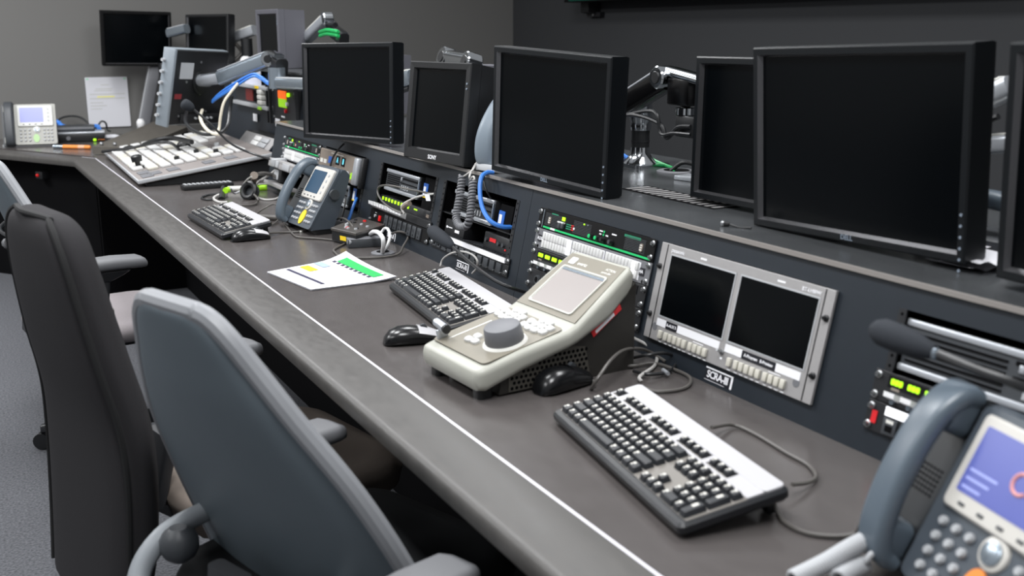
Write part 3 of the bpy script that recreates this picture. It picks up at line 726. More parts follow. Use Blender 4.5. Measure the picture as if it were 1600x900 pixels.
cable('video_cable', 'cream cable hanging in an arc under the steel blue arm', [aY(372, 130, 5.05), aY(360, 145, 5.05), aY(350, 160, 5.05), aY(345, 180, 5.05), aY(342, 202, 5.05), aY(336, 209, 5.0)], .0065, cream_cable)
cable('video_cable', 'cream cable dropping from the back of the monitor seen from behind', [aY(316, 172, 5.3), aY(313, 183, 5.2), aY(318, 196, 5.1), aY(329, 207, 5.0), aY(342, 210, 4.95)], .008, cream_cable)
cable('power_cable', 'black cable looping from the monitor seen from behind to the mixer', [aY(291, 175, 5.3), aY(290, 190, 5.2), aY(300, 202, 5.1), aY(320, 210, 5.0), aY(345, 207, 5.0), aY(356, 195, 5.0), aY(359, 172, 5.05), aY(362, 150, 5.05)], .009, black_cable)

# far arms
q = thing('monitor_mount', 'silver arm end between the two far black monitors', 'monitor mount', Matrix.Identity(4), 'monitor mounts behind the console')
arm_seg(q, aY(264, 52, 7.0), aY(292, 45, 6.85), .05, .055, bluesilver, 'arm', lightgrey)
q = thing('monitor_mount', 'pale silver arm on a black post behind the sideways far monitor', 'monitor mount', Matrix.Identity(4), 'monitor mounts behind the console')
arm_seg(q, aY(354, 63, 6.7), aY(398, 47, 6.5), .05, .06, silver, 'arm', offwhite)
MB().cyl(aY(356, 62, 6.75), aY(364, 66, 6.7), .03, n=12).build('joint', black, q)
b0 = aY(385, 60, 6.55)
MB().cyl((b0.x, b0.y, DZ + .474), b0, .035, n=16).build('post', black, q)
MB().ball(aY(384, 96, 6.5), .035).build('cable_clip', white, q)
MB().tube([aY(368, 68, 6.6), aY(378, 82, 6.6), aY(366, 96, 6.6), aY(360, 110, 6.6)], .012).build('cable', grey_cable, q)
q = thing('monitor_mount', 'chrome arm with bright green cables above the left facing black monitor', 'monitor mount', Matrix.Identity(4), 'monitor mounts behind the console')
g0 = aX(478, 62, 1.75); g1 = aX(511, 30, 1.75)
arm_seg(q, g0, g1, .06, .05, silver, 'arm', offwhite)
joint(q, g1, .035, .05, chrome, (-1, 0, 0)); joint(q, g0, .028, .04, chrome, (-1, 0, 0))
g2 = aX(522, 50, 1.78)
arm_seg(q, g1 + V((.01, -.02, -.02)), g2, .045, .05, black, 'elbow'); arm_seg(q, g2, aX(538, 62, 1.78), .05, .06, black, 'head')
arm_seg(q, g0, (1.75, g0.y + .02, DZ + .54), .05, .05, black, 'lower_arm'); MB().cyl((1.75, g0.y + .02, DZ + .474), (1.75, g0.y + .02, DZ + .56), .03, n=16).build('post', chrome, q)
for k in (0, .018): MB().tube([aX(500, 50, 1.70) + V((0, 0, -k)), aX(510, 47, 1.68) + V((0, 0, -k)), aX(520, 48, 1.68) + V((0, 0, -k)), aX(528, 50, 1.68) + V((0, 0, -k)), aX(527, 54, 1.72) + V((0, 0, -k))], .009).build('green_cable', green_cable, q)
q = thing('monitor_mount', 'steel arm behind the left facing black monitor, next to the boxed SONY monitor', 'monitor mount', Matrix.Identity(4), 'monitor mounts behind the console')
arm_seg(q, aX(600, 134, 1.55), aX(646, 121, 1.58), .05, .06, bluesilver, 'arm', offwhite)
MB().tube([aX(612, 150, 1.55), aX(625, 143, 1.56), aX(640, 138, 1.57)], .01).build('cable', black_cable, q)
q = thing('monitor_mount', 'chrome arm joints showing over the top of the boxed SONY monitor', 'monitor mount', Matrix.Identity(4), 'monitor mounts behind the console')
j0 = aX(700, 92, 1.66); j1 = aX(736, 98, 1.66)
arm_seg(q, j0, j1, .06, .06, chrome, 'arm'); joint(q, j0, .04, .06, chrome, (-1, 0, .3)); joint(q, j1, .036, .06, chrome, (-1, 0, .3))
arm_seg(q, j1, (1.66, j1.y - .02, DZ + .5), .05, .05, black, 'lower_arm'); MB().cyl((1.66, j1.y - .02, DZ + ZT), (1.66, j1.y - .02, DZ + .52), .028, n=16).build('post', chrome, q)
q = thing('monitor_mount', 'pair of silver arms seen between the two rightmost monitors', 'monitor mount', Matrix.Identity(4), 'monitor mounts behind the console')
arm_seg(q, aX(1500, 172, 1.7), aX(1585, 134, 1.7), .05, .04, silver, 'arm', offwhite)
arm_seg(q, aX(1500, 230, 1.7), aX(1590, 223, 1.7), .05, .034, silver, 'lower_arm', offwhite)
b0 = aX(1500, 230, 1.7); MB().cyl((1.7, b0.y, DZ + ZT), (1.7, b0.y, DZ + .56), .028, n=16).build('post', chrome, q)
MB().tube([aX(1515, 200, 1.66), aX(1540, 190, 1.66), aX(1560, 182, 1.66)], .006).build('cable', black_cable, q)
q = thing('phone_receiver', 'dark receiver lying behind the gap between the two rightmost monitors', 'telephone', Matrix.Translation(dk(1537, 372, ZT + .03)))
MB().sweep([(.0, -.09, .03), (0, -.05, .065), (0, .05, .065), (0, .09, .03)], (1, 0, 0), lambda t: .045, lambda t: .03).build('receiver', handset_m, q)
MB().box(-.06, .06, -.1, .1, -.03, .012, .01).build('cradle', dkgrey, q)
q = thing('paper_scraps', 'crumpled white papers on the console top between the two rightmost monitors', 'paper', Matrix.Translation(dk(1530, 416, ZT + .007)))
for k in range(3):
    a = random.random() * 3
    MB().loft([[(-.06 + .12 * i / 6, -.05 * cos(a), .004 + .012 * k + .006 * sin(i * 1.7 + a)) for i in range(7)], [(-.06 + .12 * i / 6, .06, .006 + .012 * k + .006 * cos(i * 1.3 + a)) for i in range(7)]], cap=(False, False), close=False).build('sheet', paper_m, q)

# ================================================================ keyboards
def make_keyboard():
    q = thing('keyboard', '', 'keyboard', Matrix.Identity(4))
    W, D = .457, .172
    MB().loft([[(x, y, 0) for x, y in rrect(W - .01, D - .008, .008, 4, W / 2, D / 2)], [(x, y, .006) for x, y in rrect(W, D, .010, 4, W / 2, D / 2)], [(x, y, .015) for x, y in rrect(W, D, .010, 4, W / 2, D / 2)], [(x, y, .019) for x, y in rrect(W - .008, D - .008, .008, 4, W / 2, D / 2)]]).build('base', kb_base, q)
    MB().slab(W - .012, .104, .004, .0185, .0205, W / 2, .066, bev=.0008).build('deck', kb_deck, q)
    # pale rear strip with four cut-outs that the function keys stand in
    y0, y1, yt = .113, .134, .169
    fk = [(.010, .031), (.049, .127), (.144, .222), (.239, .317), (.329, .388)]
    m = MB(); m.slab(W - .012, yt - y1, .009, .0185, .0225, W / 2, (yt + y1) / 2, bev=.001)
    m.box(.006, W - .006, .1075, y0, .0185, .0222)
    px = .006
    for a, b in fk + [(W - .006, W)]: m.box(px, a, y0, y1, .0185, .0222); px = b
    m.build('rear_strip', kb_silver, q, smooth=30)
    MB().box(.008, W - .01, y0, y1, .0186, .0192).build('key_tray', void, q, smooth=0)
    cache = {}
    def key(x, y, w=1., d=1., z=.0205):
        kk = (round(w, 2), round(d, 2)); P = .0188; kw, kd = w * P - .0022, d * P - .0024
        M = Matrix.Translation((x, y, z))
        if kk in cache: return copy_part(cache[kk], q, M)
        m = MB(); L = []
        for zz, ins, oy in ((0, 0, 0), (.0078, .0021, .0006), (.0088, .0031, .0008)):
            L.append([(a, b + oy, zz) for a, b in rrect(kw - 2 * ins, kd - 2 * ins, .0015, 2)])
        m.loft(L); lw = min(kw * .5, .0062)
        m.box(-kw / 2 + .0035, -kw / 2 + .0035 + lw, kd * .02, kd * .30, .0088, .00895, mi=1)
        if kw > .012 and kd < .03: m.box(-kw / 2 + .004, -kw / 2 + .004 + lw * .6, -kd * .22, -kd * .06, .0088, .00895, mi=1)
        o = m.build('key', [key_m, legend_m], q, smooth=25, M=M); cache[kk] = o; return o
    P = .0188; X0 = .012
    rows = [[1.25, 1.25, 1.25, 6.25, 1.25, 1.25, 1.25, 1.25], [2.25] + [1] * 10 + [2.75], [1.75] + [1] * 11 + [2.25], [1.5] + [1] * 12 + [1.5], [1] * 13 + [2]]
    for r, row in enumerate(rows):
        x = X0
        for w in row: key(x + w * P / 2, .0225 + r * P, w); x += w * P
    for a, b in fk:
        n = max(1, round((b - a) / .0192))
        for i in range(n): key(a + (b - a) * (i + .5) / n, .1235, .92, .92, .0195)
    nx = .309
    for i in range(3):
        key(nx + (i + .5) * P, .0225, 1); key(nx + (i + .5) * P, .0225 + 3 * P); key(nx + (i + .5) * P, .0225 + 4 * P)
    key(nx + 1.5 * P, .0225 + P)
    px = .372
    key(px + P, .0225, 2); key(px + 2.5 * P, .0225)
    for r in (1, 2, 3):
        for i in range(3): key(px + (i + .5) * P, .0225 + r * P)
    for i in range(4): key(px + (i + .5) * P, .0225 + 4 * P)
    key(px + 3.5 * P, .0225 + 2.5 * P, 1, 2); key(px + 3.5 * P, .0225 + .5 * P, 1, 2)
    for x in (.03, W - .045): MB().box(x, x + .02, D - .024, D - .012, -.028, .004, .002).build('rear_foot', black, q)
    return q
def kb_place(q, y, x, ang, tilt, label, z=.003):
    R = V((sin(ang), -cos(ang), 0)); Bk = V((cos(ang), sin(ang), 0)); Rz = V((0, 0, 1))
    b = Bk * cos(tilt) + Rz * sin(tilt); u = R.cross(b)
    q.matrix_world = frame(V((x, y, DZ + z)), R, b, u); q['label'] = label; q['group'] = 'black and silver computer keyboards on the desk'
kb0 = make_keyboard()
def dup(q):
    r = q.copy(); C.objects.link(r)
    for ch in q.children:
        c = ch.copy(); C.objects.link(c); c.parent = r
    return r
kb1 = dup(kb0); kb2 = dup(kb0)
KT = radians(10)
kb_place(kb0, 1.4385, .8676, -.1626, KT, 'nearest keyboard, black with a pale silver strip, in front of the grey dual screen')
kb_place(kb1, 2.4452, .9755, -.1056, KT, 'middle keyboard, its right end hidden behind the beige controller')
kb_place(kb2, 3.7902, .745, .0326, KT, 'farthest keyboard, small in the picture, left of the upright desk phone')
def part_cable(q, name, pts, r, m):                  # world points -> a child of q
    i = q.matrix_world.inverted(); return MB().tube([i @ V(p) for p in pts], r).build(name, m, q)
bpy.context.view_layer.update()
part_cable(kb0, 'cable', [dk(1112, 668, .02), dk(1145, 664, .006), dk(1180, 678, .004), dk(1230, 708, .004), dk(1262, 726, .004), dk(1275, 744, .006), dk(1262, 754, .01), dk(1238, 757, .018)], .0032, grey_cable)
part_cable(kb0, 'cable', [dk(1205, 778, .02), dk(1213, 795, .005), dk(1225, 815, .004), dk(1258, 832, .004), dk(1300, 838, .004), dk(1336, 834, .008), dk(1346, 818, .03), dk(1362, 806, .03)], .0032, grey_cable)

# ================================================================ mice
def mouse(label, c, ang, m_side=True, L=.125, W=.062, Hh=.038, pad=True):
    q = thing('computer_mouse', label, 'mouse', place(c, ang), 'computer mice on the desk')
    prof = [(-.5, .10, .30), (-.47, .42, .62), (-.38, .78, .88), (-.22, .98, .98), (-.05, 1., 1.), (.12, .92, .97), (.28, .76, .93), (.42, .56, .90), (.485, .42, .80), (.5, .3, .62)]
    loops = []
    for t, hz, wy in prof:
        w, h = W * wy, Hh * hz; sec = []
        for k in range(20):
            a = 2 * pi * k / 20; ca, sa = cos(a), sin(a)
            y = w / 2 * (abs(ca) ** .75) * (1 if ca > 0 else -1); z = h * .36 + (h * .64 * abs(sa) ** .85 if sa > 0 else -h * .36 * abs(sa) ** .5)
            sec.append((t * L, y, z))
        loops.append(sec)
    MB().loft(loops).build('body', mouse_m, q, smooth=60)
    if pad:
        for s in (-1, 1):
            mm = MB(); Ls = []
            for t, z, wy in ((.10, .925, .78), (.22, .83, .80), (.34, .69, .78), (.45, .53, .72)):
                w = W * wy / 2; Ls.append([(t * L, s * .0012, Hh * z + .0028), (t * L, s * w * .72, Hh * z * .96 + .0016), (t * L, s * w * 1.12, Hh * z * .72 + .002), (t * L, s * w * 1.05, Hh * z * .70), (t * L, s * w * .7, Hh * z * .9), (t * L, s * .0012, Hh * z)])
            mm.loft(Ls).build('button', kb_silver if pad != 'dark' else mouse_m, q, smooth=50)
    MB().cyl((.2 * L, -.004, Hh * .84), (.2 * L, .004, Hh * .84), .0085, n=14).build('scroll_wheel', dkgrey, q)
    return q
m1 = mouse('black mouse with silver buttons between the middle keyboard and the beige controller', (.845, 1.995, DZ), radians(-14))
m2 = mouse('glossy black mouse beside the right flank of the beige controller', (.975, 1.585, DZ), radians(12), pad='dark', Hh=.044)
m0 = mouse('black mouse with silver buttons at the corner of the farthest keyboard', dk(391, 375, 0), radians(2), W=.058)
bpy.context.view_layer.update()
part_cable(m0, 'cable', [dk(420, 364, .012), dk(445, 363, .004), dk(475, 361, .004), dk(500, 353, .006), dk(520, 345, .03), dk(536, 341, .055), dk(550, 352, .05), dk(554, 366, .02), dk(545, 377, .006), dk(523, 389, .004), dk(524, 395, .004), dk(533, 401, .004), dk(560, 403, .004), dk(595, 402, .004), dk(622, 397, .006), dk(630, 385, .02), dk(638, 368, .04), dk(625, 362, .05), dk(608, 366, .03)], .0034, grey_cable)
part_cable(m2, 'cable', [dk(923, 592, .01), dk(930, 600, .004), dk(924, 607, .004), dk(935, 590, .03), dk(955, 562, .05), dk(975, 547, .05), dk(1000, 545, .03), dk(1020, 552, .012), dk(1040, 565, .006)], .0034, grey_cable)

# ================================================================ beige controller
ctl = thing('replay_controller', 'beige replay controller with a tilted screen, white keys and a big jog wheel', 'controller', place((.785, 1.69, DZ), radians(4)))
st = [(.002, .030, .056, .098), (.008, .020, .061, .106), (.024, .018, .065, .109), (.10, .044, .085, .111), (.205, .070, .106, .1125), (.225, .077, .116, .1125), (.30, .112, .168, .1085), (.352, .15, .204, .1005), (.362, .16, .206, .098), (.368, .175, .2, .094)]
L = []
for x, zb, zt, hw in st:
    L.append([(x, y, z) for y, z in rrect(2 * hw, zt - zb, .014, 5, 0, (zt + zb) / 2)])
MB().loft(L).build('shell', beige, ctl, smooth=50)
MB().prism([(.055, .004), (.372, .0), (.372, .176), (.30, .116), (.22, .078), (.10, .046), (.06, .036)], -.098, .098).build('base', mat('dark brown base', '#2b2926', .5), ctl, smooth=0)
m = MB().loft([[(x, y, z) for x, z in ((.075, .006), (.262, .006), (.25, .066), (.222, .072), (.10, .044), (.075, .036))] for y in (-.0975, -.1)])
for i in range(17):
    for k in range(6):
        x = .082 + i * .0103 + (k % 2) * .005; z = .012 + k * .0098
        if z < (x - .08) * .26 + .036: m.cyl((x, -.0998, z), (x, -.1004, z), .0036, n=8, mi=1)
m.build('side_perforation', [mat('dark brown grille', '#4d4a44', .5), void], ctl, smooth=0)
def slope_frame(x0, z0, x1, z1, t=.5):                 # local x across (right = -y), local y up the slope, local z outwards
    d = V((x1 - x0, 0, z1 - z0)).normalized(); o = V((x0, 0, z0)) + V((x1 - x0, 0, z1 - z0)) * t
    X = V((0, -1, 0)); return frame(o, X, d, X.cross(d))
Lw = slope_frame(.012, .0645, .212, .1085); lh = .19
def on(M, mb, name, m, **k): return mb.build(name, m, ctl, M=M, **k)
on(Lw, MB().loft([[(x, y, z) for x, y in rrect(.196, lh - .008, .012, 4)] for z in (0., .0022)]), 'lower_face', taupe)
Up = slope_frame(.222, .1135, .356, .2045); uh = .158
on(Up, MB().loft([[(-.101, -uh / 2, 0), (.101, -uh / 2, 0), (.088, uh / 2, 0), (-.088, uh / 2, 0)], [(-.101, -uh / 2, .0025), (.101, -uh / 2, .0025), (.088, uh / 2, .0025), (-.088, uh / 2, .0025)]]), 'upper_face', taupe, smooth=0)
def fr(cx, cy, w, h, t, z0, z1, top=0.):
    L = []
    for (dw, z) in ((0, z0), (0, z1), (2 * t, z1), (2 * t + .006, z0 - .0)): L.append([(x, y, z) for x, y in rrect(w - dw, h - dw, .007, 4, cx, cy)])
    return MB().loft(L, cap=(False, False))
on(Up, fr(0, -.012, .148, .110, .003, .0015, .0055), 'screen_frame', mat('light warm frame', '#bdbdb5', .45))
scr_ctl = mat('washed out grey screen', '#989290', .25, noise=.08, scale=5, emit='#b8aeaa', es=.1)
on(Up, MB().loft([[(x, y, z) for x, y in rrect(.138, .100, .004, 2, 0, -.012)] for z in (.001, .0032)]), 'screen', scr_ctl)
on(Up, MB().box(-.069, .069, .032, .038, .0015, .0042), 'screen_top_band', bluesilver, smooth=0)  # bluish band along the top of the screen
on(Up, MB().slab(.02, .018, .003, .002, .0036, -.062, .06), 'logo_tile', white)
text('evertz', .012, offwhite, ctl, Up @ Matrix.Translation((-.028, .057, .0028)))
text('ACTION', .008, offwhite, ctl, Up @ Matrix.Translation((.06, .062, .0028))); text('controller', .0075, offwhite, ctl, Up @ Matrix.Translation((.055, .053, .0028)))
base = None
for gx, gy in ((-.047, .068), (.047, .068)):
    for i in range(4):
        for k in range(3):
            if k == 2 and i in (0, 3): continue
            M = Lw @ Matrix.Translation((gx - .0315 + i * .021, gy - .017 + k * .0175 + (.004 if i in (0, 3) else 0), .002))
            if base is None: base = MB().slab(.0185, .0155, .005, 0, .007, bev=.0025).build('key', key_white, ctl, M=M)
            else: copy_part(base, ctl, M)
for x, y in ((-.008, .034), (-.03, .026), (-.018, -.032), (-.002, -.048), (-.022, -.05)): copy_part(base, ctl, Lw @ Matrix.Translation((x, y, .002)))
jw = Lw @ Matrix.Translation((.048, -.012, .002))
on(jw, MB().lathe((0, 0, 0), (0, 0, .004), [(0, .044), (1, .041)], 32), 'jog_ring', offwhite)
on(jw, MB().lathe((0, 0, .003), (0, 0, .036), [(0, .0365), (.1, .038), (.88, .0355), (.97, .034), (1, .0315)], 32), 'jog_wheel', greypl)
on(Lw, MB().box(-.068, -.064, -.07, .03, .002, .0032, .0005), 'lever_slot', offwhite)
lv = Lw @ Matrix.Translation((-.082, -.075, 0))
on(lv, MB().box(-.003, .003, -.012, .012, .002, .022, .002), 'lever', silver)
on(lv, MB().cyl((.020, 0, .026), (-.022, .004, .028), .0088, n=16), 'lever_handle', silver)
on(lv, MB().cyl((.026, -.0005, .0257), (.019, 0, .026), .009, n=16), 'lever_end', black)
sd = MB().loft([[(.268, -.1005, .082), (.335, -.1005, .128), (.327, -.1005, .147), (.258, -.1005, .1)], [(.268, -.1018, .082), (.335, -.1018, .128), (.327, -.1018, .147), (.258, -.1018, .1)]])
sd.build('red_label', red_pl, ctl, smooth=0, label='red side label')
MB().loft([[(.274, -.1018, .0885), (.318, -.1018, .1185), (.315, -.1018, .1245), (.271, -.1018, .0945)], [(.274, -.1024, .0885), (.318, -.1024, .1185), (.315, -.1024, .1245), (.271, -.1024, .0945)]]).build('label_text_block', label_w, ctl, smooth=0)
for s in (-1, 1): MB().slab(.03, .03, .008, 0, .03, .03, s * .08).build('front_foot', black, ctl)

# ================================================================ desk phones
def desk_phone(name, label, M, body, bezel, tilt, handset=True, fw=.20, fh=.205, hook=True, colour=handset_m, oval=yellow_m, scr=None, knob=True, depth=.10):
    q = thing(name, label, 'telephone', M, 'desk phones')                # origin: front left foot of the key face; x right, y rear, z up
    T = Matrix.Rotation(-(pi / 2 - tilt) + pi / 2, 4, 'X')
    Fm = Matrix.Rotation(-tilt, 4, 'X')                   # face: x right, z up the face, -y outwards
    top = V((0, sin(tilt) * fh, cos(tilt) * fh))
    # wedge body
    prof = [(0, 0), (top.y, top.z), (top.y + .012, top.z + .0005), (top.y + .028, top.z - .018), (top.y + .012, top.z - .07), (depth * .8, .0)]
    hx = -.072 if handset else 0
    MB().prism([(y + .001, z) for y, z in prof], hx * 0, fw, 'x').build('body', body, q, smooth=0)
    MB().loft([[Fm @ V((x, y, z)) for x, z in rrect(fw, fh, .012, 4, fw / 2, fh / 2)] for y in (.002, -.008)]).build('key_face', body, q)
    def P(mb, nm, m, **k): return mb.build(nm, m, q, M=Fm, **k)
    bw, bh = fw * .86, fh * .52; bx, bz = fw * .5, fh * .70
    m = MB(); m.loft([[(x, y, z) for x, z in rrect(bw - i, bh - i, .008, 4, bx, bz)] for y, i in ((-.008, 0), (-.014, 0), (-.0165, .005))]); P(m, 'display_bezel', bezel)
    P(MB().plate(bw * .66, bh * .70, .003, -.0172, -.0155, bx - bw * .1, bz + bh * .04), 'screen', scr or screen_blue)
    if scr is screen_cal:
        for i in range(3): P(MB().box(bx - bw * .4, bx - bw * (.24 - .04 * i), -.0176, -.0172, bz - bh * (.24 - .09 * i) - .002, bz - bh * (.24 - .09 * i) + .001), 'display_text', scr_text, smooth=0)
        P(MB().tube([(bx + .012 * cos(a), -.0176, bz + bh * .04 + .012 * sin(a)) for a in [.7 + 4.9 * k / 16 for k in range(17)]], .0022, smooth=False), 'display_emblem', scr_emb)
    for i in range(4): P(MB().box(bx - bw * .36 + i * bw * .17, bx - bw * .36 + i * bw * .17 + .010, -.018, -.016, bz - bh * .43, bz - bh * .43 + .004, .0006), 'soft_key', dkgrey)
    for i in range(4): P(MB().cyl((bx + bw * .37, -.0185, bz + bh * (.3 - .18 * i)), (bx + bw * .37, -.016, bz + bh * (.3 - .18 * i)), .005, n=10), 'line_key', lightgrey)
    k0 = None
    for r in range(4):
        for c in range(3):
            Mk = Fm @ Matrix.Translation((fw * .13 + c * fw * .105, -.0085, fh * .36 - r * fh * .087 - c * .000))
            if k0 is None: k0 = MB().lathe((0, 0, 0), (0, -.006, 0), [(0, .0285 * fw), (.6, .0275 * fw), (1, .02 * fw)], 14).build('number_key', lightgrey, q, M=Mk)
            else: copy_part(k0, q, Mk)
    P(MB().lathe((fw * .52, -.008, fh * .36), (fw * .52, -.013, fh * .36), [(0, .021), (.7, .020), (1, .017)], 24), 'navigation_ring', bezel)
    P(MB().lathe((fw * .52, -.0125, fh * .36), (fw * .52, -.017, fh * .36), [(0, .0145), (.7, .0140), (1, .010)], 24), 'navigation_pad', bluesilver)
    if oval:
        P(MB().loft([[(fw * .50 + .017 * cos(a), y, fh * .15 + .026 * sin(a)) for a in [2 * pi * k / 24 for k in range(24)]] for y in (-.008, -.0105)]), 'message_button', oval)
    for r in range(4):
        for c in range(3): copy_part(k0, q, Fm @ Matrix.Translation((fw * .70 + c * fw * .09, -.0078, fh * .36 - r * fh * .087)), 'function_key').name = 'function_key'
    if knob: MB().cyl((fw + .001, top.y * .55 + .02, top.z * .60), (fw + .012, top.y * .55 + .02, top.z * .60), .017, n=20).build('side_knob', dkgrey, q)
    if handset:
        MB().loft([[Fm @ V((x, y, z)) for x, z in rrect(.07, fh + .005, .008, 4, -.034, fh / 2)] for y in (.03, -.002)]).build('cradle', phone_dk, q)
        P(MB().plate(.05, .04, .008, -.008, .0, -.034, fh * .88), 'cradle_rest', body); P(MB().plate(.05, .045, .01, -.010, .0, -.034, fh * .12), 'cradle_rest', body)
        m = MB()
        for i in range(6):
            for k in range(6): m.cyl((-.05 + i * .0065, -.0022, fh * .42 + k * .0065), (-.05 + i * .0065, -.003, fh * .42 + k * .0065), .0018, n=6)
        P(m, 'speaker_grille', void, smooth=0)
        hs = [(-.028, -.010, fh * .01), (-.028, -.030, fh * .05), (-.028, -.046, fh * .22), (-.028, -.053, fh * .5), (-.028, -.048, fh * .8), (-.028, -.030, fh * .97), (-.028, -.010, fh * 1.01)]
        wf = lambda t: .048 + .006 * abs(2 * t - 1) ** 2
        hso = P(MB().sweep(hs, (1, 0, 0), wf, lambda t: .026 - .006 * (abs(2 * t - 1) > .9), 5), 'handset', colour, smooth=50)
        for zz in (.13, .88): MB().loft([[(-.028 + a, y, fh * zz + b) for a, b in rrect(.046, .05, .012, 4)] for y in (-.036, -.008)]).build('handset_cup', colour, hso, smooth=40)
    return q
screen_blue = mat('dim blue display', '#2c4256', .25, emit='#31506c', es=.25)
screen_cal = mat('lit violet blue display', '#4a528f', .3, emit='#4a54a6', es=.42, noise=.12, scale=14)
scr_text = mat('pale display text', '#8f98cc', .4, emit='#8f98cc', es=.4)
scr_emb = mat('display emblem', '#c98a86', .4, emit='#c58f90', es=.25)
screen_lil = mat('lit lilac display', '#777cb0', .3, emit='#7f86c8', es=.28)
phone_w = mat('pale silver phone', '#96958f', .4); bez_w = mat('white phone bezel', '#c4c4c0', .4); pale_green = mat('pale green button', '#9fc08a', .5)
def coil(q_or_none, pts, r, R, turns, m, name='coiled_cord', sub=40):
    P = spline(pts, sub); n = len(P); tot = [0]
    for a, b in zip(P, P[1:]): tot.append(tot[-1] + (b - a).length)
    out = []; N = turns * 12
    t0 = (P[1] - P[0]).normalized(); A = t0.orthogonal().normalized()
    j = 0
    for i in range(N + 1):
        s = tot[-1] * i / N
        while j < n - 2 and tot[j + 1] < s: j += 1
        f = (s - tot[j]) / max(1e-9, tot[j + 1] - tot[j]); p = P[j].lerp(P[j + 1], f); t = (P[j + 1] - P[j]).normalized()
        A = (A - t * A.dot(t)).normalized(); B = t.cross(A); a = 2 * pi * i / 12
        out.append(p + A * (R * cos(a)) + B * (R * sin(a)))
    return MB().tube(out, r, n=6, smooth=False).build(name, m, q_or_none, smooth=60)
# mid phone
mp = desk_phone('desk_phone', 'dark desk phone with a yellow oval button, left of the small meter box', face_frame((1.02, 3.46, DZ + .018), radians(5), 0, 0), phone_m, phone_sil, radians(32), fw=.185, fh=.225)
MB().box(-.07, .18, .02, .15, -.018, .004, .004).build('foot', black, mp)
bpy.context.view_layer.update()
i = mp.matrix_world.inverted()
coil(mp, [i @ p for p in (dk(441, 341, .015), dk(425, 340, .012), dk(412, 339, .012), dk(402, 339, .012))], .0026, .0075, 22, grey_cable)
MB().tube([i @ p for p in (dk(444, 338, .02), dk(438, 341, .012), dk(430, 348, .006), dk(424, 352, .004))], .0028).build('cord_end', grey_cable, mp)
part_cable(mp, 'line_cord', [dk(400, 335, .006), dk(412, 326, .03), dk(427, 319, .04), dk(437, 325, .03), dk(440, 340, .006), dk(447, 352, .004), dk(459, 367, .004), dk(470, 371, .004), dk(500, 373, .004), dk(530, 376, .004), dk(548, 376, .006)], .003, grey_cable)
# near phone
npx = desk_phone('desk_phone', 'large near desk phone with a lit blue screen, cut off by the right edge', face_frame((.9575, .7667, DZ + .02), radians(-14), 0, 0), phone_m, phone_sil, radians(26), fw=.2163, fh=.226, oval=orange_pl, scr=screen_cal, colour=handset_m)
MB().box(-.072, .216, .02, .17, -.02, .004, .004).build('foot', phone_m, npx)
bpy.context.view_layer.update(); i = npx.matrix_world.inverted()
coil(npx, [i @ p for p in (dk(1366, 838, .05), dk(1330, 856, .04), dk(1290, 880, .03), dk(1240, 905, .02))], .0028, .0095, 34, lightgrey)
coil(npx, [i @ p for p in (dk(1350, 882, .02), dk(1330, 892, .02), dk(1310, 905, .02))], .0028, .0095, 14, lightgrey, 'coiled_cord')
MB().tube([i @ p for p in (dk(1378, 858, .045), dk(1362, 866, .04), dk(1352, 878, .03), dk(1348, 884, .02))], .004).build('cord_end', lightgrey, npx)
# far phone
fp = desk_phone('desk_phone', 'silver desk phone with a lilac screen at the far left wall', face_frame((.385, 6.79, DZ + .012), radians(82), 0, 0), phone_w, bez_w, radians(24), fw=.225, fh=.25, oval=pale_green, scr=screen_lil, colour=dkgrey, knob=False)
MB().box(-.075, .21, .01, .15, -.012, .003, .003).build('foot', lightgrey, fp)

# upright handset phone between the SONY monitor and the tilted monitor
wp = thing('wall_phone', 'upright grey handset on a cradle between two monitors, coiled cord hanging', 'telephone', face_frame((1.306, 2.535, DZ + ZT + .007), radians(12), radians(14), 0))
def W(u, v, X=1.34): return wp.matrix_world.inverted() @ aX(u, v, X)
bpy.context.view_layer.update()
MB().box(-.035, .05, -.012, .06, 0, .02, .004).build('foot', lightgrey, wp)
MB().box(-.02, .05, .045, .075, .01, .2, .008).build('cradle', phone_dk, wp)
hs = [(-.012, .040, .030), (-.012, .010, .036), (-.010, -.006, .075), (-.004, -.006, .125), (.006, .012, .185), (.016, .036, .216), (.018, .055, .218)]
MB().sweep(hs, (1, .35, 0), lambda t: .066 + .01 * abs(2 * t - 1) ** 2, lambda t: .052, 5).build('handset', mat('pale slate handset', '#7b8690', .33), wp, smooth=50)
i = wp.matrix_world.inverted()
P1 = [fas(0, 0)]
def onf(u, v, out):                                   # point in front of the sloped console face
    M = fas(0, 0, out); n = M.col[1].xyz; o = M.col[3].xyz; c0 = V((0, 0, CAMZ)); d = ray(u, v)
    return c0 + d * (n.dot(o - c0) / n.dot(d))
MB().tube([aX(745, 254, 1.30), aX(738, 266, 1.27), onf(730, 272, .03), onf(724, 276, .03)], .0028).build('cord_end', pale_cable, wp, M=i)
MB().tube([aX(743, 256, 1.30), onf(734, 274, .035), onf(735, 281, .03), onf(741, 281, .03), onf(740, 276, .03), onf(736, 278, .03)], .0028).build('cord_end', pale_cable, wp, M=i)
cc = coil(wp, [i @ p for p in (onf(722.5, 274, .03), onf(718, 310, .035), onf(713, 338, .04), onf(717, 352, .042), onf(726, 354, .042), onf(733, 345, .04), onf(737, 315, .035), onf(739, 282, .03))], .0036, .0085, 38, greypl)

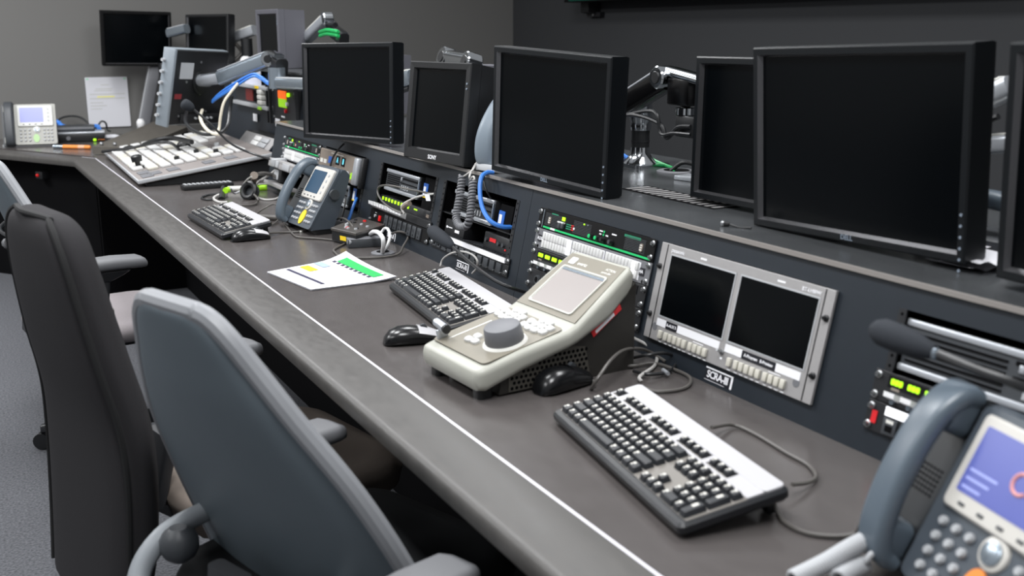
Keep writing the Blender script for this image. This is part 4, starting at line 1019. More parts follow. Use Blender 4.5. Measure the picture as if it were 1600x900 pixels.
# ================================================================ cables at the racks
cable('network_cable', 'thick blue cable curving from the console edge into the rack behind the coiled cord', [onf(770, 270, -.01), onf(760, 270, .015), onf(752, 278, .035), onf(750, 300, .04), onf(754, 325, .04), onf(766, 345, .035), onf(784, 354, .01), onf(805, 355, -.03)], .0062, blue_cable)
cable('power_cable', 'thin black cable running behind the thick blue one into the rack', [onf(762, 270, .0), onf(756, 276, .02), onf(757, 290, .02), onf(764, 305, .005), onf(772, 317, -.03)], .003, black_cable)
cable('power_cable', 'grey cable looping across the open rack over the green lights', [onf(684, 305, -.02), onf(665, 301, .0), onf(640, 296, .03), onf(610, 290, .05), onf(594, 291, .05), onf(590, 300, .05), onf(597, 314, .05), onf(612, 326, .05), onf(628, 333, .04)], .0032, grey_cable)
cable('power_cable', 'second grey cable with a white tag and tan plug by the green lights', [onf(686, 302, -.02), onf(670, 304, .0), onf(655, 307, .02), onf(640, 313, .03), onf(629, 320, .04), onf(628, 327, .04), onf(632, 334, .035)], .0034, pale_cable)
tag(MB().loft([[V(p) for p in (onf(663, 303, .02), onf(671, 304, .02), onf(673, 314, .02), onf(666, 314, .02))], [V(p) for p in (onf(663, 303, .022), onf(671, 304, .022), onf(673, 314, .022), onf(666, 314, .022))]]).build('cable_tag', paper_m, smooth=0), 'white paper tag on the cable in the rack over the power strip', 'tag')
tag(MB().tube([onf(630, 325, .042), onf(635, 320, .042), onf(640, 318, .042)], .008).build('cable_plug', tan), 'tan cable plug in front of the green lit switch', 'plug')
cable('network_cable', 'blue cable dropping from the rack below the silver control box to the desk', [onf(562, 306, -.05), onf(556, 313, -.0), onf(551, 325, .02), onf(546, 340, .03), dk(541, 350, .01)], .0055, blue_cable)
cable('power_cable', 'short black cable beside the dropping blue one', [onf(540, 312, .01), onf(537, 330, .02), dk(533, 344, .02)], .0034, black_cable)
cable('power_cable', 'thin black cable from the silver control box up behind the left facing monitor', [aX(538, 224, 1.27), onf(530, 232, .03), onf(521, 245, .03), onf(515, 263, .02)], .0035, black_cable)
cable('microphone_cable', 'thin dark cable arching up the console behind the middle keyboard', [dk(688, 416, .004), onf(692, 405, .02), onf(705, 396, .03), onf(722, 393, .03), onf(738, 398, .03), onf(746, 408, .03), onf(744, 420, .02), onf(738, 427, .012)], .0028, pale_cable)
for k, pts in enumerate((
    [dk(955, 565, .01), dk(985, 572, .006), dk(1020, 568, .006), dk(1048, 575, .006), dk(1078, 590, .006), dk(1070, 606, .004), dk(1030, 612, .004), dk(1000, 604, .004)],
    [onf(990, 528, .01), dk(1012, 540, .02), dk(1026, 556, .006), dk(1022, 572, .006), dk(1000, 588, .01), dk(1002, 596, .004)],
    [dk(985, 560, .008), dk(1010, 555, .03), dk(1040, 552, .03), dk(1058, 562, .012), dk(1046, 580, .006), dk(1015, 585, .01), dk(990, 580, .006)])):
    cable('loose_cable', ['dark cable looping on the desk under the dual screen rack monitor', 'dark cable curving out behind the beige controller', 'dark cable coil lying between the controller and the near keyboard'][k], pts, .0034, [grey_cable, pale_cable, black_cable][k], group=None)
tag(MB().cyl(dk(1036, 578, .010), dk(1044, 584, .010), .004, n=10).build('cable_plug', silver), 'tiny silver plug among the loops behind the near keyboard', 'plug')

# ================================================================ meter box and white desk grommet
bq = [dk(517, 357, .045), dk(556, 366, .045), dk(602, 352, .045), dk(560, 340, .045)]
q = thing('interface_box', 'flat black box with a speckled top and yellow sticker, right of the upright phone', 'interface box', Matrix.Translation((1.13, 3.12, DZ)))
def qloc(p, z): return (p.x - 1.13, p.y - 3.12, z)
cx = sum((p for p in bq), V()) / 4
MB().loft([[qloc(cx + (p - cx) * s, z) for p in bq] for s, z in ((.9, .0), (.97, .008), (.97, .04))]).build('case', black, q, smooth=0)
MB().loft([[qloc(cx + (p - cx) * s, z) for p in bq] for s, z in ((1.0, .04), (1.0, .047), (.98, .048))]).build('top_plate', mat('dark speckled plate', '#4a4643', .4, noise=.5, scale=160), q, smooth=0)
for k in range(14):
    a, b = random.uniform(.12, .85), random.uniform(.15, .85)
    p = bq[0].lerp(bq[1], a).lerp(bq[3].lerp(bq[2], a), b)
    MB().cyl(qloc(p, .0475), qloc(p, .052), .006, .005, 10).build('button', [led_red if k in (3, 8) else (lightgrey if k % 3 else black)], q, label='red lit button' if k in (3, 8) else None)
a, b = bq[0], bq[1]; nrm = (b - a).cross(V((0, 0, 1))).normalized()
def onside(t, z, o=.0): return qloc(cx + (a.lerp(b, t) - cx) * .972 + nrm * o, z)
MB().loft([[onside(t, z, o) for t, z in ((.35, .014), (.6, .014), (.6, .028), (.35, .028))] for o in (0, .0012)]).build('yellow_sticker', yellow_m, q, smooth=0)
MB().cyl(onside(.9, .02, 0), onside(.9, .02, .02), .008, n=12).build('socket', lightgrey, q)
q = thing('adapter', 'dark grey cable adapter in front of the flat black box', 'adapter', place(dk(572, 379, .012), radians(-12)))
MB().box(-.06, .06, -.022, .022, -.012, .014, .004).build('case', dkgrey, q); MB().box(-.06, .06, -.021, .021, .013, .017, .002).build('lid', greypl, q)
q = thing('desk_grommet', 'grey desk grommet with a white cable rising from it', 'cable port', Matrix.Translation((1.141, 2.904, DZ)))
MB().lathe((0, 0, 0), (0, 0, .006), [(0, .036), (.6, .036), (1, .03)], 24).build('rim', greypl, q); MB().cyl((0, 0, .0055), (0, 0, .0065), .02, n=16).build('opening', void, q)
cable('white_cable', 'thick white cable bending from the grommet to the dark grey adapter', [dk(598, 396, .002), dk(598, 390, .02), dk(599, 382, .04), dk(598, 372, .06), dk(592, 364, .07), dk(584, 362, .06), dk(578, 366, .03)], .0066, white)
cable('white_cable', 'thinner white cable looping up beside the thick one', [dk(602, 392, .004), dk(606, 382, .03), dk(609, 370, .05), dk(607, 359, .06), dk(601, 357, .05), dk(594, 366, .03)], .0045, white)
for u, v, m in ((575, 384, orange_pl), (496, 382, offwhite), (430, 377, offwhite), (646, 393, offwhite)):
    pass

# ================================================================ papers
P0, P1_, P2, P3 = dk(417.3, 425, .004), dk(486, 454.5, .001), dk(619.7, 434.7, .006), dk(541, 402, .004)
q = thing('paper_stack', 'small stack of white printed sheets with a green header on the desk', 'paper', Matrix.Translation((P0 + P2) / 2 * 1))
o0 = (P0 + P2) / 2
N = 10
def pp(a, b, k):                                      # a along the short side, b along the long side
    p = P0.lerp(P1_, a).lerp(P3.lerp(P2, a), b)
    z = .0012 + .0012 * k + .014 * (b > .6) * ((b - .6) / .4) ** 2 * ((1 - a) ** 2 * 1.3 + .5 * a * a)
    return V((p.x - o0.x, p.y - o0.y, DZ + z - o0.z))
for k in range(4):
    m = MB(); g = [[m.bm.verts.new(pp(i / N, j / N, k)) for j in range(N + 1)] for i in range(N + 1)]
    for i in range(N):
        for j in range(N): m.bm.faces.new((g[i][j], g[i + 1][j], g[i + 1][j + 1], g[i][j + 1]))
    m.build('sheet', paper_m, q, smooth=60)
def patch(a0, a1, b0, b1, m, name='print', n=6):
    mb = MB(); g = [[mb.bm.verts.new(pp(a0 + (a1 - a0) * i / n, b0 + (b1 - b0) * j / n, 3) + V((0, 0, .0012))) for j in range(n + 1)] for i in range(n + 1)]
    for i in range(n):
        for j in range(n): mb.bm.faces.new((g[i][j], g[i + 1][j], g[i + 1][j + 1], g[i][j + 1]))
    mb.build(name, m, q, smooth=0)
ink = mat('blue black ink', '#2d2b45', .7); paleblue = mat('pale blue print', '#94a6bf', .7)
patch(.14, .88, .795, .925, green_p, 'green_header')
for k in range(9): patch(.10 + k * .088, .15 + k * .088, .75, .79, ink, 'heading_text', 2)
patch(.06, .86, .195, .235, ink, 'ruled_line', 6)
patch(.06, .30, .36, .47, yellow_m, 'yellow_box', 3); patch(.02, .24, .56, .66, paleblue, 'blue_box', 3)
# sheet on the far wall
q = thing('wall_notice', 'white laminated notice with a yellow line on the far left wall', 'notice', frame((.866, 7.392, DZ + .05), (1, 0, 0), (0, 1, 0), (0, 0, 1)))
MB().plate(.262, .325, .006, -.003, .002, .131, .162).build('sheet', paper_m, q)
lam = mat('grey print', '#bdbdb9', .7); yel = mat('pale yellow highlight', '#e6e08a', .7)
for z, x0, x1, m in ((.275, .095, .145, lam), (.25, .06, .165, lam), (.238, .05, .16, lam), (.215, .02, .24, lam), (.2, .065, .175, yel), (.187, .02, .24, lam), (.16, .02, .1, lam), (.14, .02, .12, lam), (.12, .02, .09, lam)):
    MB().box(x0, x1, -.0036, -.003, z - .003 - (.004 if m is yel else 0), z + .002).build('print_line', m, q, smooth=0)
for x in (.015, .247): MB().box(x - .008, x + .008, -.0036, -.003, .308, .318).build('tape', mat('mint tape', '#9ccfb0', .6), q, smooth=0)

# ================================================================ gooseneck microphones
def gooseneck(label, pts, r, head, body=.012, base=None):
    q = thing('gooseneck_microphone', label, 'microphone', Matrix.Translation(pts[-1]), 'gooseneck microphones on the desk'); o = V(pts[-1]); P = [V(p) - o for p in pts]
    MB().tube(P[1:], r).build('gooseneck', black_cable, q)
    d = (P[1] - P[0]); L = d.length; d.normalize()
    MB().lathe(P[0], P[1], [(0, head * .35), (.06, head * .7), (.18, head * .97), (.45, head), (.75, head * .82), (.95, head * .5), (1, r * 1.1)], 22).build('windscreen', mat('black foam', '#303338', .85, spec=.2, bump=.4, bscale=700), q, smooth=70)
    if base: MB().lathe((0, 0, -.01), (0, 0, .02), [(0, .03), (.3, .03), (1, r * 1.4)], 18).build('base', black, q)
    return q, P
q, P = gooseneck('middle microphone with a fat foam head in front of the blank rack plate', [aX(672, 358, 1.12), aX(708, 386, 1.125), aX(735, 410, 1.13), aX(770, 436, 1.14), aX(800, 450, 1.15), dk(838, 462, .012)], .0045, .019, base=True)
MB().ball(P[0].lerp(P[1], .32) + V((-.012, -.008, 0)), .0035, 8).build('badge', steel, q)
q, P = gooseneck('near blurred microphone pointing left over the green lit displays', [aX(1362, 512, 1.02), aX(1462, 552, 1.03), aX(1530, 580, 1.04), aX(1600, 606, 1.06), aX(1700, 660, 1.12), V((1.19, .52, DZ + .01))], .006, .0185, base=True)
MB().ball(P[0].lerp(P[1], .98), .008, 10).build('neck_ring', bluesilver, q)
q, P = gooseneck('far thin microphone arching over the mixer from the console', [aY(284, 160, 4.62), aY(303, 171, 4.62), aY(330, 195, 4.6), aY(362, 225, 4.58), aY(400, 242, 4.5), onf(436, 252, .03)], .005, .024)
MB().box(-.03, .03, -.02, .02, -.02, .012, .004).build('clamp', lightgrey, q)
# ================================================================ far rack hutch behind the mixer
hut = thing('rack_hutch', 'taller dark rack hutch behind the mixer at the far end of the console', 'console', Matrix.Translation((1.5, 6.7, DZ)))
HX, HY0, HY1, HZ = 1.5, 4.79, 6.7, .462
def hl(p): return (p[0] - 1.5, p[1] - 6.7, p[2])
MB().loft([[hl(p) for p in ((HX - .03, y, .001), (HX + .45, y, .001), (HX + .45, y, HZ), (HX + .03, y, HZ))] for y in (HY0, HY1)]).build('casing', fascia_m, hut, smooth=0)
MB().box(-.0, .46, HY0 - 6.7 - .01, .01, HZ, HZ + .012, .002).build('top_panel', ctop_m, hut, smooth=0)
for y in (4.815, 5.252, 5.30): MB().box(-.026, -.012, y - 6.7 - .008, y - 6.7 + .008, .21, .43).build('rack_rail', blackmetal, hut, smooth=0)
def hf(y, z, out=.0): return frame((HX - .03 + .06 * z / HZ - .004 - out, y, DZ + z), (0, -1, 0), (1, 0, 0), (0, 0, 1))
q = thing('meter_panel', 'black panel with an orange and green meter on the far hutch', 'rack panel', hf(5.24, .23))
MB().box(0, .40, -.006, .02, 0, .16, .002).build('faceplate', blackmetal, q, smooth=0)
MB().box(.115, .245, -.010, -.006, .07, .14).build('meter_green', mat('lit green meter', '#8cc21e', .5, emit='#8cc21e', es=.5), q, smooth=0)
MB().box(.115, .245, -.0105, -.006, .112, .15).build('meter_orange', mat('lit orange meter', '#f0661e', .5, emit='#f0661e', es=.6), q, smooth=0)
for x, z, m in ((.29, .135, led_green), (.235, .055, red_pl), (.262, .09, white)): MB().cyl((x, -.006, z), (x, -.016, z), .010, n=10).build('indicator', m, q)
for x, z in ((.02, .015), (.38, .015), (.02, .145), (.38, .145)): MB().cyl((x, -.006, z), (x, -.011, z), .007, n=10).build('screw', steel, q)
fbox(q, 'print', label_w, .14, .2, .02, .028, -.0065, -.006)
q = thing('display_shelf', 'pale shelf unit with a dim red display and white side grip on the far hutch', 'rack panel', hf(5.98, .27))
MB().box(0, .70, -.03, .02, 0, .02, .003).build('lower_ledge', lightgrey, q); MB().box(0, .70, -.03, .02, .10, .118, .003).build('upper_ledge', lightgrey, q)
MB().box(0, .6, -.006, .01, .02, .1).build('faceplate', blackmetal, q, smooth=0)
MB().box(.22, .36, -.010, -.006, .03, .09).build('red_display', mat('dim red display', '#5a1714', .5, emit='#6a1814', es=.25), q, smooth=0)
MB().box(.38, .5, -.010, -.006, .03, .09).build('dark_display', void, q, smooth=0)
for k in range(3): MB().box(.53, .61, -.035, 0, .022 + k * .027, .046 + k * .027, .006).build('grip', offwhite, q)
MB().box(.5, .56, -.036, -.03, .105, .118).build('yellow_tag', yellow_m, q, smooth=0); MB().box(.54, .6, -.036, -.03, -.002, .012).build('green_tag', hi_green, q, smooth=0)
tag(MB().box(0, .32, -.004, 0, 0, .075).build('paper_card', mat('pale lilac card', '#cfd0de', .7), M=hf(5.80, .385, .012), smooth=0), 'pale lilac card leaning above the shelf unit on the far hutch', 'card')
for y, z, l in ((5.62, .195, 'small white label on the far hutch under the shelf unit'), (5.2, .198, 'small white label on the far hutch at the corner of the console'),):
    q = tag(MB().box(0, .075, -.003, 0, 0, .04, .001).build('white_label', label_w, M=hf(y, z, .002), smooth=0), l, 'label')
# wedge shaped talk panel between mixer and hutch
q = thing('talk_panel', 'grey wedge panel with white keys and a blue plug behind the mixer', 'control panel', frame((1.34, 5.42, DZ + .0), (0, -1, 0), (1, 0, 0), (0, 0, 1)))
w = .56
MB().prism([(-.02, .0), (-.02, .075), (.06, .165), (.12, .165), (.12, 0)], 0, w, 'x').build('case', black, q, smooth=0)
tf = frame((0, -.0203, .0755), (1, 0, 0), V((0, .09, -.08)).normalized() * 1, V((0, .08, .09)).normalized())
MB().box(.005, w - .005, -.0035, 0, .004, .035, .001).build('white_strip', offwhite, q, M=tf)
MB().box(.005, w - .005, -.003, 0, .037, .116, .001).build('face', greymetal, q, M=tf)
for x, mm in ((.24, key_white), (.37, lightgrey)):
    for k in (0, 1): MB().box(x, x + .11, -.012, -.003, .05 + k * .028, .076 + k * .028, .004).build('key', mm, q, M=tf)
MB().tube([(w, .05, .10), (w + .05, .05, .12), (w + .06, .05, .09), (w + .03, .05, .05)], .012).build('blue_plug', blue_cable, q)
MB().tube([(w + .03, .05, .05), (w + .07, .05, .04), (w + .07, .04, -.0 + .012), (w + .04, .02, .012)], .01).build('cable', pale_cable, q)
for x, z in ((w + .001, .13), (w + .001, .03)): MB().ball((x, .06, z), .007, 8).build('screw', steel, q)

# ================================================================ video mixer
mx = thing('video_mixer', 'large pale video mixer desk with rows of white keys at the far end', 'mixer', None)
R, Bk = V((-.03, -1, 0)).normalized(), None
org = V((.775, 6.02, DZ + .012))
tilt = radians(8.6); bk = V((1, -.03, 0)).normalized(); b = bk * cos(tilt) + V((0, 0, sin(tilt))); Rv = V((-.03, -1, 0)).normalized(); u = Rv.cross(b).normalized(); Rv = b.cross(u)
mx.matrix_world = frame(org, Rv, b, u)
MW, MD = 1.30, .60
MB().box(0, MW, 0, MD, 0, .022, .004).build('panel', mixer_m, mx)
iT = mx.matrix_world.inverted()
MB().loft([[iT @ (org + Rv * x + V((0, 0, -.010)) + bk * y + V((0, 0, z))) for y, z in ((.03, 0), (MD - .02, 0), (MD - .02, .088), (.03, .008))] for x in (.02, MW - .02)]).build('base', blackmetal, mx, smooth=0)
MB().box(-.004, MW + .006, -.006, .004, .004, .02, .003).build('front_rim', lightgrey, mx); MB().box(MW - .004, MW + .008, 0, MD, .004, .02, .003).build('side_rim', lightgrey, mx)
for k in range(4): MB().box(.10 + .0, MW - .012, .055 + k * .132, .057 + k * .132, .0215, .0226).build('module_seam', dkgrey, mx, smooth=0)
keyc = {}
def mkey(x, y, w, d, m):
    kk = (round(w, 3), round(d, 3), m.name); M = Matrix.Translation((x, y, .022))
    if kk in keyc: return copy_part(keyc[kk], mx, M)
    keyc[kk] = MB().box(-w / 2, w / 2, -d / 2, d / 2, 0, .014, .005).build('key', [m], mx, M=M); return keyc[kk]
cnt = 0
for r in range(9):
    y = .038 + r * .058
    for x0, n, w in ((.085, 5, .088), (.56, 3, .088), (.85, 4, .066)):
        if (r in (7, 8) and x0 == .56) or (r in (4,) and x0 == .09): continue
        for i in range(n):
            if (r * 7 + i * 3 + int(x0 * 10)) % 17 == 0: continue
            mkey(x0 + i * (w + .004), y, w, .046, key_white if (r + i) % 4 else key_cream)
for x, y in ((1.16, .06), (1.16, .14), (1.16, .30), (1.16, .40), (1.08, .02), (1.2, .02)):
    MB().box(x, x + .085, y, y + .05, .022, .026, .001).build('display_window', greypl, mx)
for x, y, s in ((.23, .1, .55), (.95, .05, .95)):
    o = (x, y, .022)
    MB().lathe(o, (x, y, .09 * s), [(0, .028), (.1, .028), (.14, .012), (.5, .012), (.52, .024), (.9, .026), (1, .018)], 14).build('joystick', black, mx)
MB().ball((.55, .33, .03), .035, 14).build('trackball', black, mx); MB().lathe((.55, .33, .022), (.55, .33, .03), [(0, .05), (1, .044)], 20).build('trackball_ring', dkgrey, mx)
for x, y in ((.9, .33), (1.02, .40), (1.0, .22), (.8, .45)): MB().cyl((x, y, .022), (x, y, .05), .014, .012, 12).build('knob', black if x > .85 else lightgrey, mx)
# headset hanging over the mixer
q = thing('headset_cable', 'black headset lead looping over the mixer keys', 'cable', None); q.matrix_world = Matrix.Translation(dk(258, 232, .12)); i = q.matrix_world.inverted()
MB().tube([i @ p for p in (aY(160, 237, 5.9), aY(200, 232, 5.7), aY(228, 226, 5.6), aY(250, 222, 5.45), aY(268, 224, 5.4), aY(281, 236, 5.3), aY(279, 244, 5.25), aY(262, 249, 5.2), aY(252, 252, 5.15), aY(247, 258, 5.1))], .008).build('lead', black_cable, q)
MB().tube([i @ p for p in (aY(225, 226, 5.6), aY(245, 219, 5.5), aY(270, 216, 5.4), aY(300, 222, 5.2))], .012).build('headband', black, q)

# ================================================================ far left wing
A0, A1, A2, A3 = dk(144, 229, .045), dk(214, 231, .045), aY(293, 198, 6.85), aY(240, 190, 7.0)
q = thing('sloped_cover', 'sloping black cover board behind the far corner of the mixer', 'cover', Matrix.Translation((A0.x, A0.y, DZ)))
o0 = V((A0.x, A0.y, DZ))
MB().loft([[p - o0 + V((0, 0, z)) for p in (A0, A1, A2, A3)] for z in (-.042, -.004)]).loft([[p - o0 + V((0, 0, z)) for p in (A0, A1, A2, A3)] for z in (-.004, .0)]).build('board', mat('worn charcoal board', '#55514b', .6, noise=.2, scale=20), q, smooth=0)
MB().loft([[p - o0 for p in (V((A0.x + .1, A0.y + .15, DZ)), V((A1.x - .02, A1.y + .15, DZ)), V((A2.x, A2.y - .03, DZ)), V((A3.x, A3.y - .03, DZ)))], [p - o0 + V((0, 0, -.03)) for p in (A0 + V((.1, .15, 0)), A1 + V((-.02, .15, .002)), A2 + V((0, -.03, 0)), A3 + V((0, -.03, 0)))]]).build('support', void, q, smooth=0)
for t in (.25, .55): p = A0.lerp(A1, t) + V((0, .06, .012)) - o0; MB().ball(p, .012, 8).build('rivet', steel, q)
q = thing('router_box', 'black set-top box with green light and silver top on the far wing', 'network box', place(dk(124, 222, 0), radians(-7)))
MB().box(-.15, .15, -.01, .14, .002, .05, .004).build('case', black, q); MB().box(-.152, .152, -.012, .145, .05, .062, .004).build('lid', silver, q)
MB().ball((.09, -.012, .012), .01, 8).build('green_light', led_green, q); MB().cyl((-.06, -.010, .026), (-.06, -.013, .026), .013, n=12).build('button', greypl, q)
for k in range(4): MB().box(.11 + k * .01, .116 + k * .01, -.0125, -.01, .01, .014).build('indicator', orange_pl, q, smooth=0)
q = thing('router_box', 'thin dark grey device lying on top of the silver topped box', 'network box', place(dk(122, 222, 0) + V((0, .05, .063)), radians(-7)))
MB().box(-.145, .11, -.02, .1, 0, .034, .006).build('case', phone_dk, q); MB().box(-.14, .105, -.022, -.018, .012, .026, .001).build('front_strip', greypl, q)
q = thing('highlighter_pen', 'orange highlighter with a grey cap at the edge of the far wing', 'pen', place(dk(84, 229, .012), radians(-39)))
MB().cyl((0, 0, 0), (.062, 0, 0), .0115, n=12).build('cap', bluesilver, q); MB().lathe((.062, 0, 0), (.235, 0, 0), [(0, .012), (.95, .012), (1, .008)], 12).build('barrel', orange_pl, q); MB().cyl((.16, 0, 0), (.20, 0, 0), .0123, n=12).build('band', mat('pale orange label', '#e8a888', .5), q)
cable('network_cable', 'blue cable bunch on the wing between the silver phone and the stacked boxes', [aY(78, 205, 7.1), aY(84, 190, 7.15), aY(92, 192, 7.15), aY(98, 197, 7.1), aY(120, 200, 7.2), aY(150, 197, 7.2), aY(155, 202, 7.1), aY(158, 208, 7.05)], .014, blue_cable)
cable('power_cable', 'black cable arching against the far wall above the stacked boxes', [V((.70, 7.28, DZ + .008)), aY(90, 192, 7.33), aY(100, 183, 7.35), aY(120, 182, 7.35), aY(135, 190, 7.33), V((.88, 7.28, DZ + .008))], .007, black_cable)
cable('power_cable', 'thin black cable looping up in front of the wall notice', [aY(152, 199, 7.2), aY(158, 190, 7.2), aY(165, 192, 7.2), aY(168, 203, 7.2), aY(172, 205, 7.15)], .006, black_cable)
q = tag(MB().ball(dk(174, 214, .015), .035, 12, sc=(1.6, 1, .5)).build('crumpled_tissue', paper_m), 'white scrap of tissue beside the sloping black cover', 'tissue')
q = thing('monitor_stand', 'leaning grey metal stand below the far black monitors', 'stand', Matrix.Translation(V((1.2, 7.25, DZ))))
i = q.matrix_world.inverted(); s0, s1 = aY(222, 197, 7.25), aY(243, 100, 7.25)
arm_seg(q, i @ V((s0.x, s0.y, DZ + .0)), i @ s1, .05, .075, greypl, 'post', lightgrey); MB().ball(i @ aY(220, 193, 7.15), .028, 10, sc=(1, 1, 1.3)).build('cap', white, q)
MB().box(-.1, .12, -.08, .08, 0, .012, .003).build('base', black, q)
q = thing('stand_post', 'dark post behind the sloping cover, beside the monitor seen from behind', 'stand', Matrix.Translation((1.32, 7.0, DZ)))
MB().box(-.05, .05, -.04, .04, 0, .47, .006).build('post', blackmetal, q); MB().box(-.12, .12, -.1, .1, 0, .012, .002).build('foot', blackmetal, q)

# ================================================================ remote control, headset, marker on the desk
r0, r1 = dk(284, 293, .012), dk(363, 287, .012)
q = thing('remote_control', 'black remote control with grey keys in front of the mixer', 'remote control', place((r0 + r1) / 2, atan2((r1 - r0).y, (r1 - r0).x)))
L = (r1 - r0).length
MB().box(-L / 2, L / 2, -.028, .028, -.012, .010, .006).build('case', black, q)
k0 = None
for a in range(11):
    for c in range(3):
        M = Matrix.Translation((-L / 2 + .016 + a * (L - .03) / 10, -.016 + c * .016, .010))
        if k0 is None: k0 = MB().box(-.006, .006, -.005, .005, 0, .003, .001).build('key', lightgrey, q, M=M)
        else: copy_part(k0, q, M)
q = thing('headset', 'small black headset with a ring earpad lying on the desk before the far keyboard', 'headset', Matrix.Translation(dk(389, 302, 0))); i = q.matrix_world.inverted()
c0 = dk(389, 298, .035); dv = V((-.75, -.55, .35)).normalized(); a = dv.orthogonal().normalized(); bb = dv.cross(a)
MB().tube([i @ (c0 + a * (.03 * cos(t)) + bb * (.03 * sin(t))) for t in [2 * pi * k / 20 for k in range(21)]], .012, smooth=False).build('earpad', black, q)
MB().cyl(i @ (c0 - dv * .012), i @ (c0 - dv * .03), .03, n=18).build('ear_shell', dkgrey, q)
MB().tube([i @ p for p in (dk(397, 304, .03), dk(403, 311, .02), dk(402, 316, .008), dk(395, 320, .006), dk(380, 321, .01), dk(360, 318, .02))], .004).build('headband', grey_cable, q)
MB().tube([i @ p for p in (dk(383, 297, .03), dk(375, 299, .025), dk(366, 302, .02), dk(360, 294, .05))], .004).build('boom', lightgrey, q)
MB().cyl(i @ dk(346, 312, .0), i @ dk(349, 293, .035), .014, .010, 12).build('microphone_pod', black, q)
MB().cyl(i @ dk(352, 298, .03), i @ dk(358, 296, .03), .012, n=10).build('pod_band', hi_green, q)
MB().tube([i @ p for p in (dk(355, 316, .004), dk(343, 316, .004), dk(334, 311, .006), dk(338, 306, .01), dk(350, 302, .02))], .005).build('lead', pale_cable, q)
MB().tube([i @ p for p in (dk(335, 311, .006), dk(322, 312, .004), dk(315, 309, .004), dk(325, 305, .006), dk(345, 302, .01))], .0045).build('lead', black_cable, q)
MB().tube([i @ p for p in (dk(392, 290, .05), dk(400, 289, .03), dk(415, 288, .02), dk(432, 290, .012), dk(441, 297, .006), dk(440, 305, .004), dk(430, 311, .004), dk(415, 312, .004), dk(404, 309, .004), dk(396, 303, .01))], .0042).build('lead', pale_cable, q)
MB().cyl(i @ dk(397, 274, .10), i @ dk(397, 288, .045), .016, .008, 12).build('plug', tan, q)
MB().tube([i @ p for p in (dk(393, 276, .1), dk(386, 281, .08), dk(379, 290, .05), dk(375, 296, .03))], .0035).build('lead', pale_cable, q)
q = thing('marker_pen', 'fluorescent green and white marker behind the headset', 'pen', place(dk(362, 295, .012), 0)); i = q.matrix_world.inverted()
MB().cyl(i @ dk(356, 295, .012), i @ dk(392, 294, .012), .011, n=12).build('barrel', offwhite, q); MB().cyl(i @ dk(392, 294, .012), i @ dk(417, 293, .012), .0115, n=12).build('cap', hi_green, q)
cable('audio_cable', 'grey cable rising from the headset plug to the metal bracket on the console', [dk(400, 288, .03), dk(408, 281, .07), onf(420, 274, .05), onf(430, 266, .03)], .005, pale_cable)
cable('audio_cable', 'thick dark cable from the metal bracket to the headset plug', [dk(403, 272, .10), dk(412, 271, .09), onf(424, 273, .05), onf(432, 277, .03)], .008, grey_cable)
for n_, (u, v, m) in enumerate(((471, 363, offwhite), (427, 343, tan))):
    tag(MB().box(-.01, .01, -.007, .007, 0, .006, .002).build('cable_clip', m, M=place(dk(u, v, .0), .4)), ['tiny white clip on the desk in front of the upright phone', 'tiny tan clip at the rear foot of the farthest keyboard'][n_], 'clip')

# ================================================================ wall screen
q = thing('wall_screen', 'large dark wall screen cut off by the top edge of the picture', 'television', face_frame((3.86, 4.55, DZ + .845 + .55), 0, radians(0), 0))
MB().ring([(3.5, 1.05, .09), (3.52, 1.07, .08), (3.52, 1.07, .004), (3.50, 1.05, 0), (3.42, .98, .0), (3.41, .97, .006)]).build('bezel', blackmatte, q, smooth=0)
MB().box(-1.71, 1.71, .005, .02, -.487, .487).build('screen', mat('dark green tinted glass', '#06120f', .2), q, smooth=0)
MB().box(-1.74, 1.74, .02, .10, -.52, .52).build('back_cover', blackmatte, q, smooth=0)
MB().box(-1.70, 1.70, -.001, .004, -.527, -.522).build('edge_reflection', mat('teal edge reflection', '#0d5a4a', .3), q, smooth=0)  # green reflection on the lower edge, painted as a teal strip
MB().loft([[(-1.70, .1, -.45), (-1.60, .1, -.45), (-1.60, .1, -.60), (-1.70, .1, -.60)], [(-1.70, .19, -.45), (-1.60, .19, -.45), (-1.60, .19, -.62), (-1.70, .19, -.62)]]).build('wall_bracket', black, q, smooth=0)
MB().box(-1.71, -1.55, .16, .195, -.63, -.60).build('bracket_plate', blackmetal, q, smooth=0)
MB().cyl((-1.63, .158, -.615), (-1.63, .155, -.615), .012, n=10).build('screw', steel, q)

# ================================================================ chairs
def backrest(q, secs, mats, name='backrest', n=7, mi_side=None, seam=None):
    """secs: (z, y forward, half width, thickness, wrap) bottom to top"""
    L = []
    for z, y, hw, t, wr in secs:
        ring = []
        ts = [-1 + 2 * k / (2 * n) for k in range(2 * n + 1)]
        for s in ts: e = (1 - abs(s) ** 6) ** .5 if abs(s) < 1 else 0; ring.append((s * hw, y + wr * s * s + t / 2 * (.25 + .75 * e) , z))
        for s in reversed(ts): e = (1 - abs(s) ** 6) ** .5 if abs(s) < 1 else 0; ring.append((s * hw, y + wr * s * s - t / 2 * (.25 + .75 * e), z))
        L.append(ring)
    return MB().loft(L).build(name, mats, q, smooth=60)
def interp(secs, m):
    out = []
    for k in range((len(secs) - 1) * m + 1):
        i = min(k // m, len(secs) - 2); t = (k - i * m) / m
        p0 = secs[max(i - 1, 0)]; p1 = secs[i]; p2 = secs[i + 1]; p3 = secs[min(i + 2, len(secs) - 1)]
        out.append(tuple(.5 * (2 * b + (c - a) * t + (2 * a - 5 * b + 4 * c - d) * t * t + (3 * b - a - 3 * c + d) * t ** 3) for a, b, c, d in zip(p0, p1, p2, p3)))
    return out
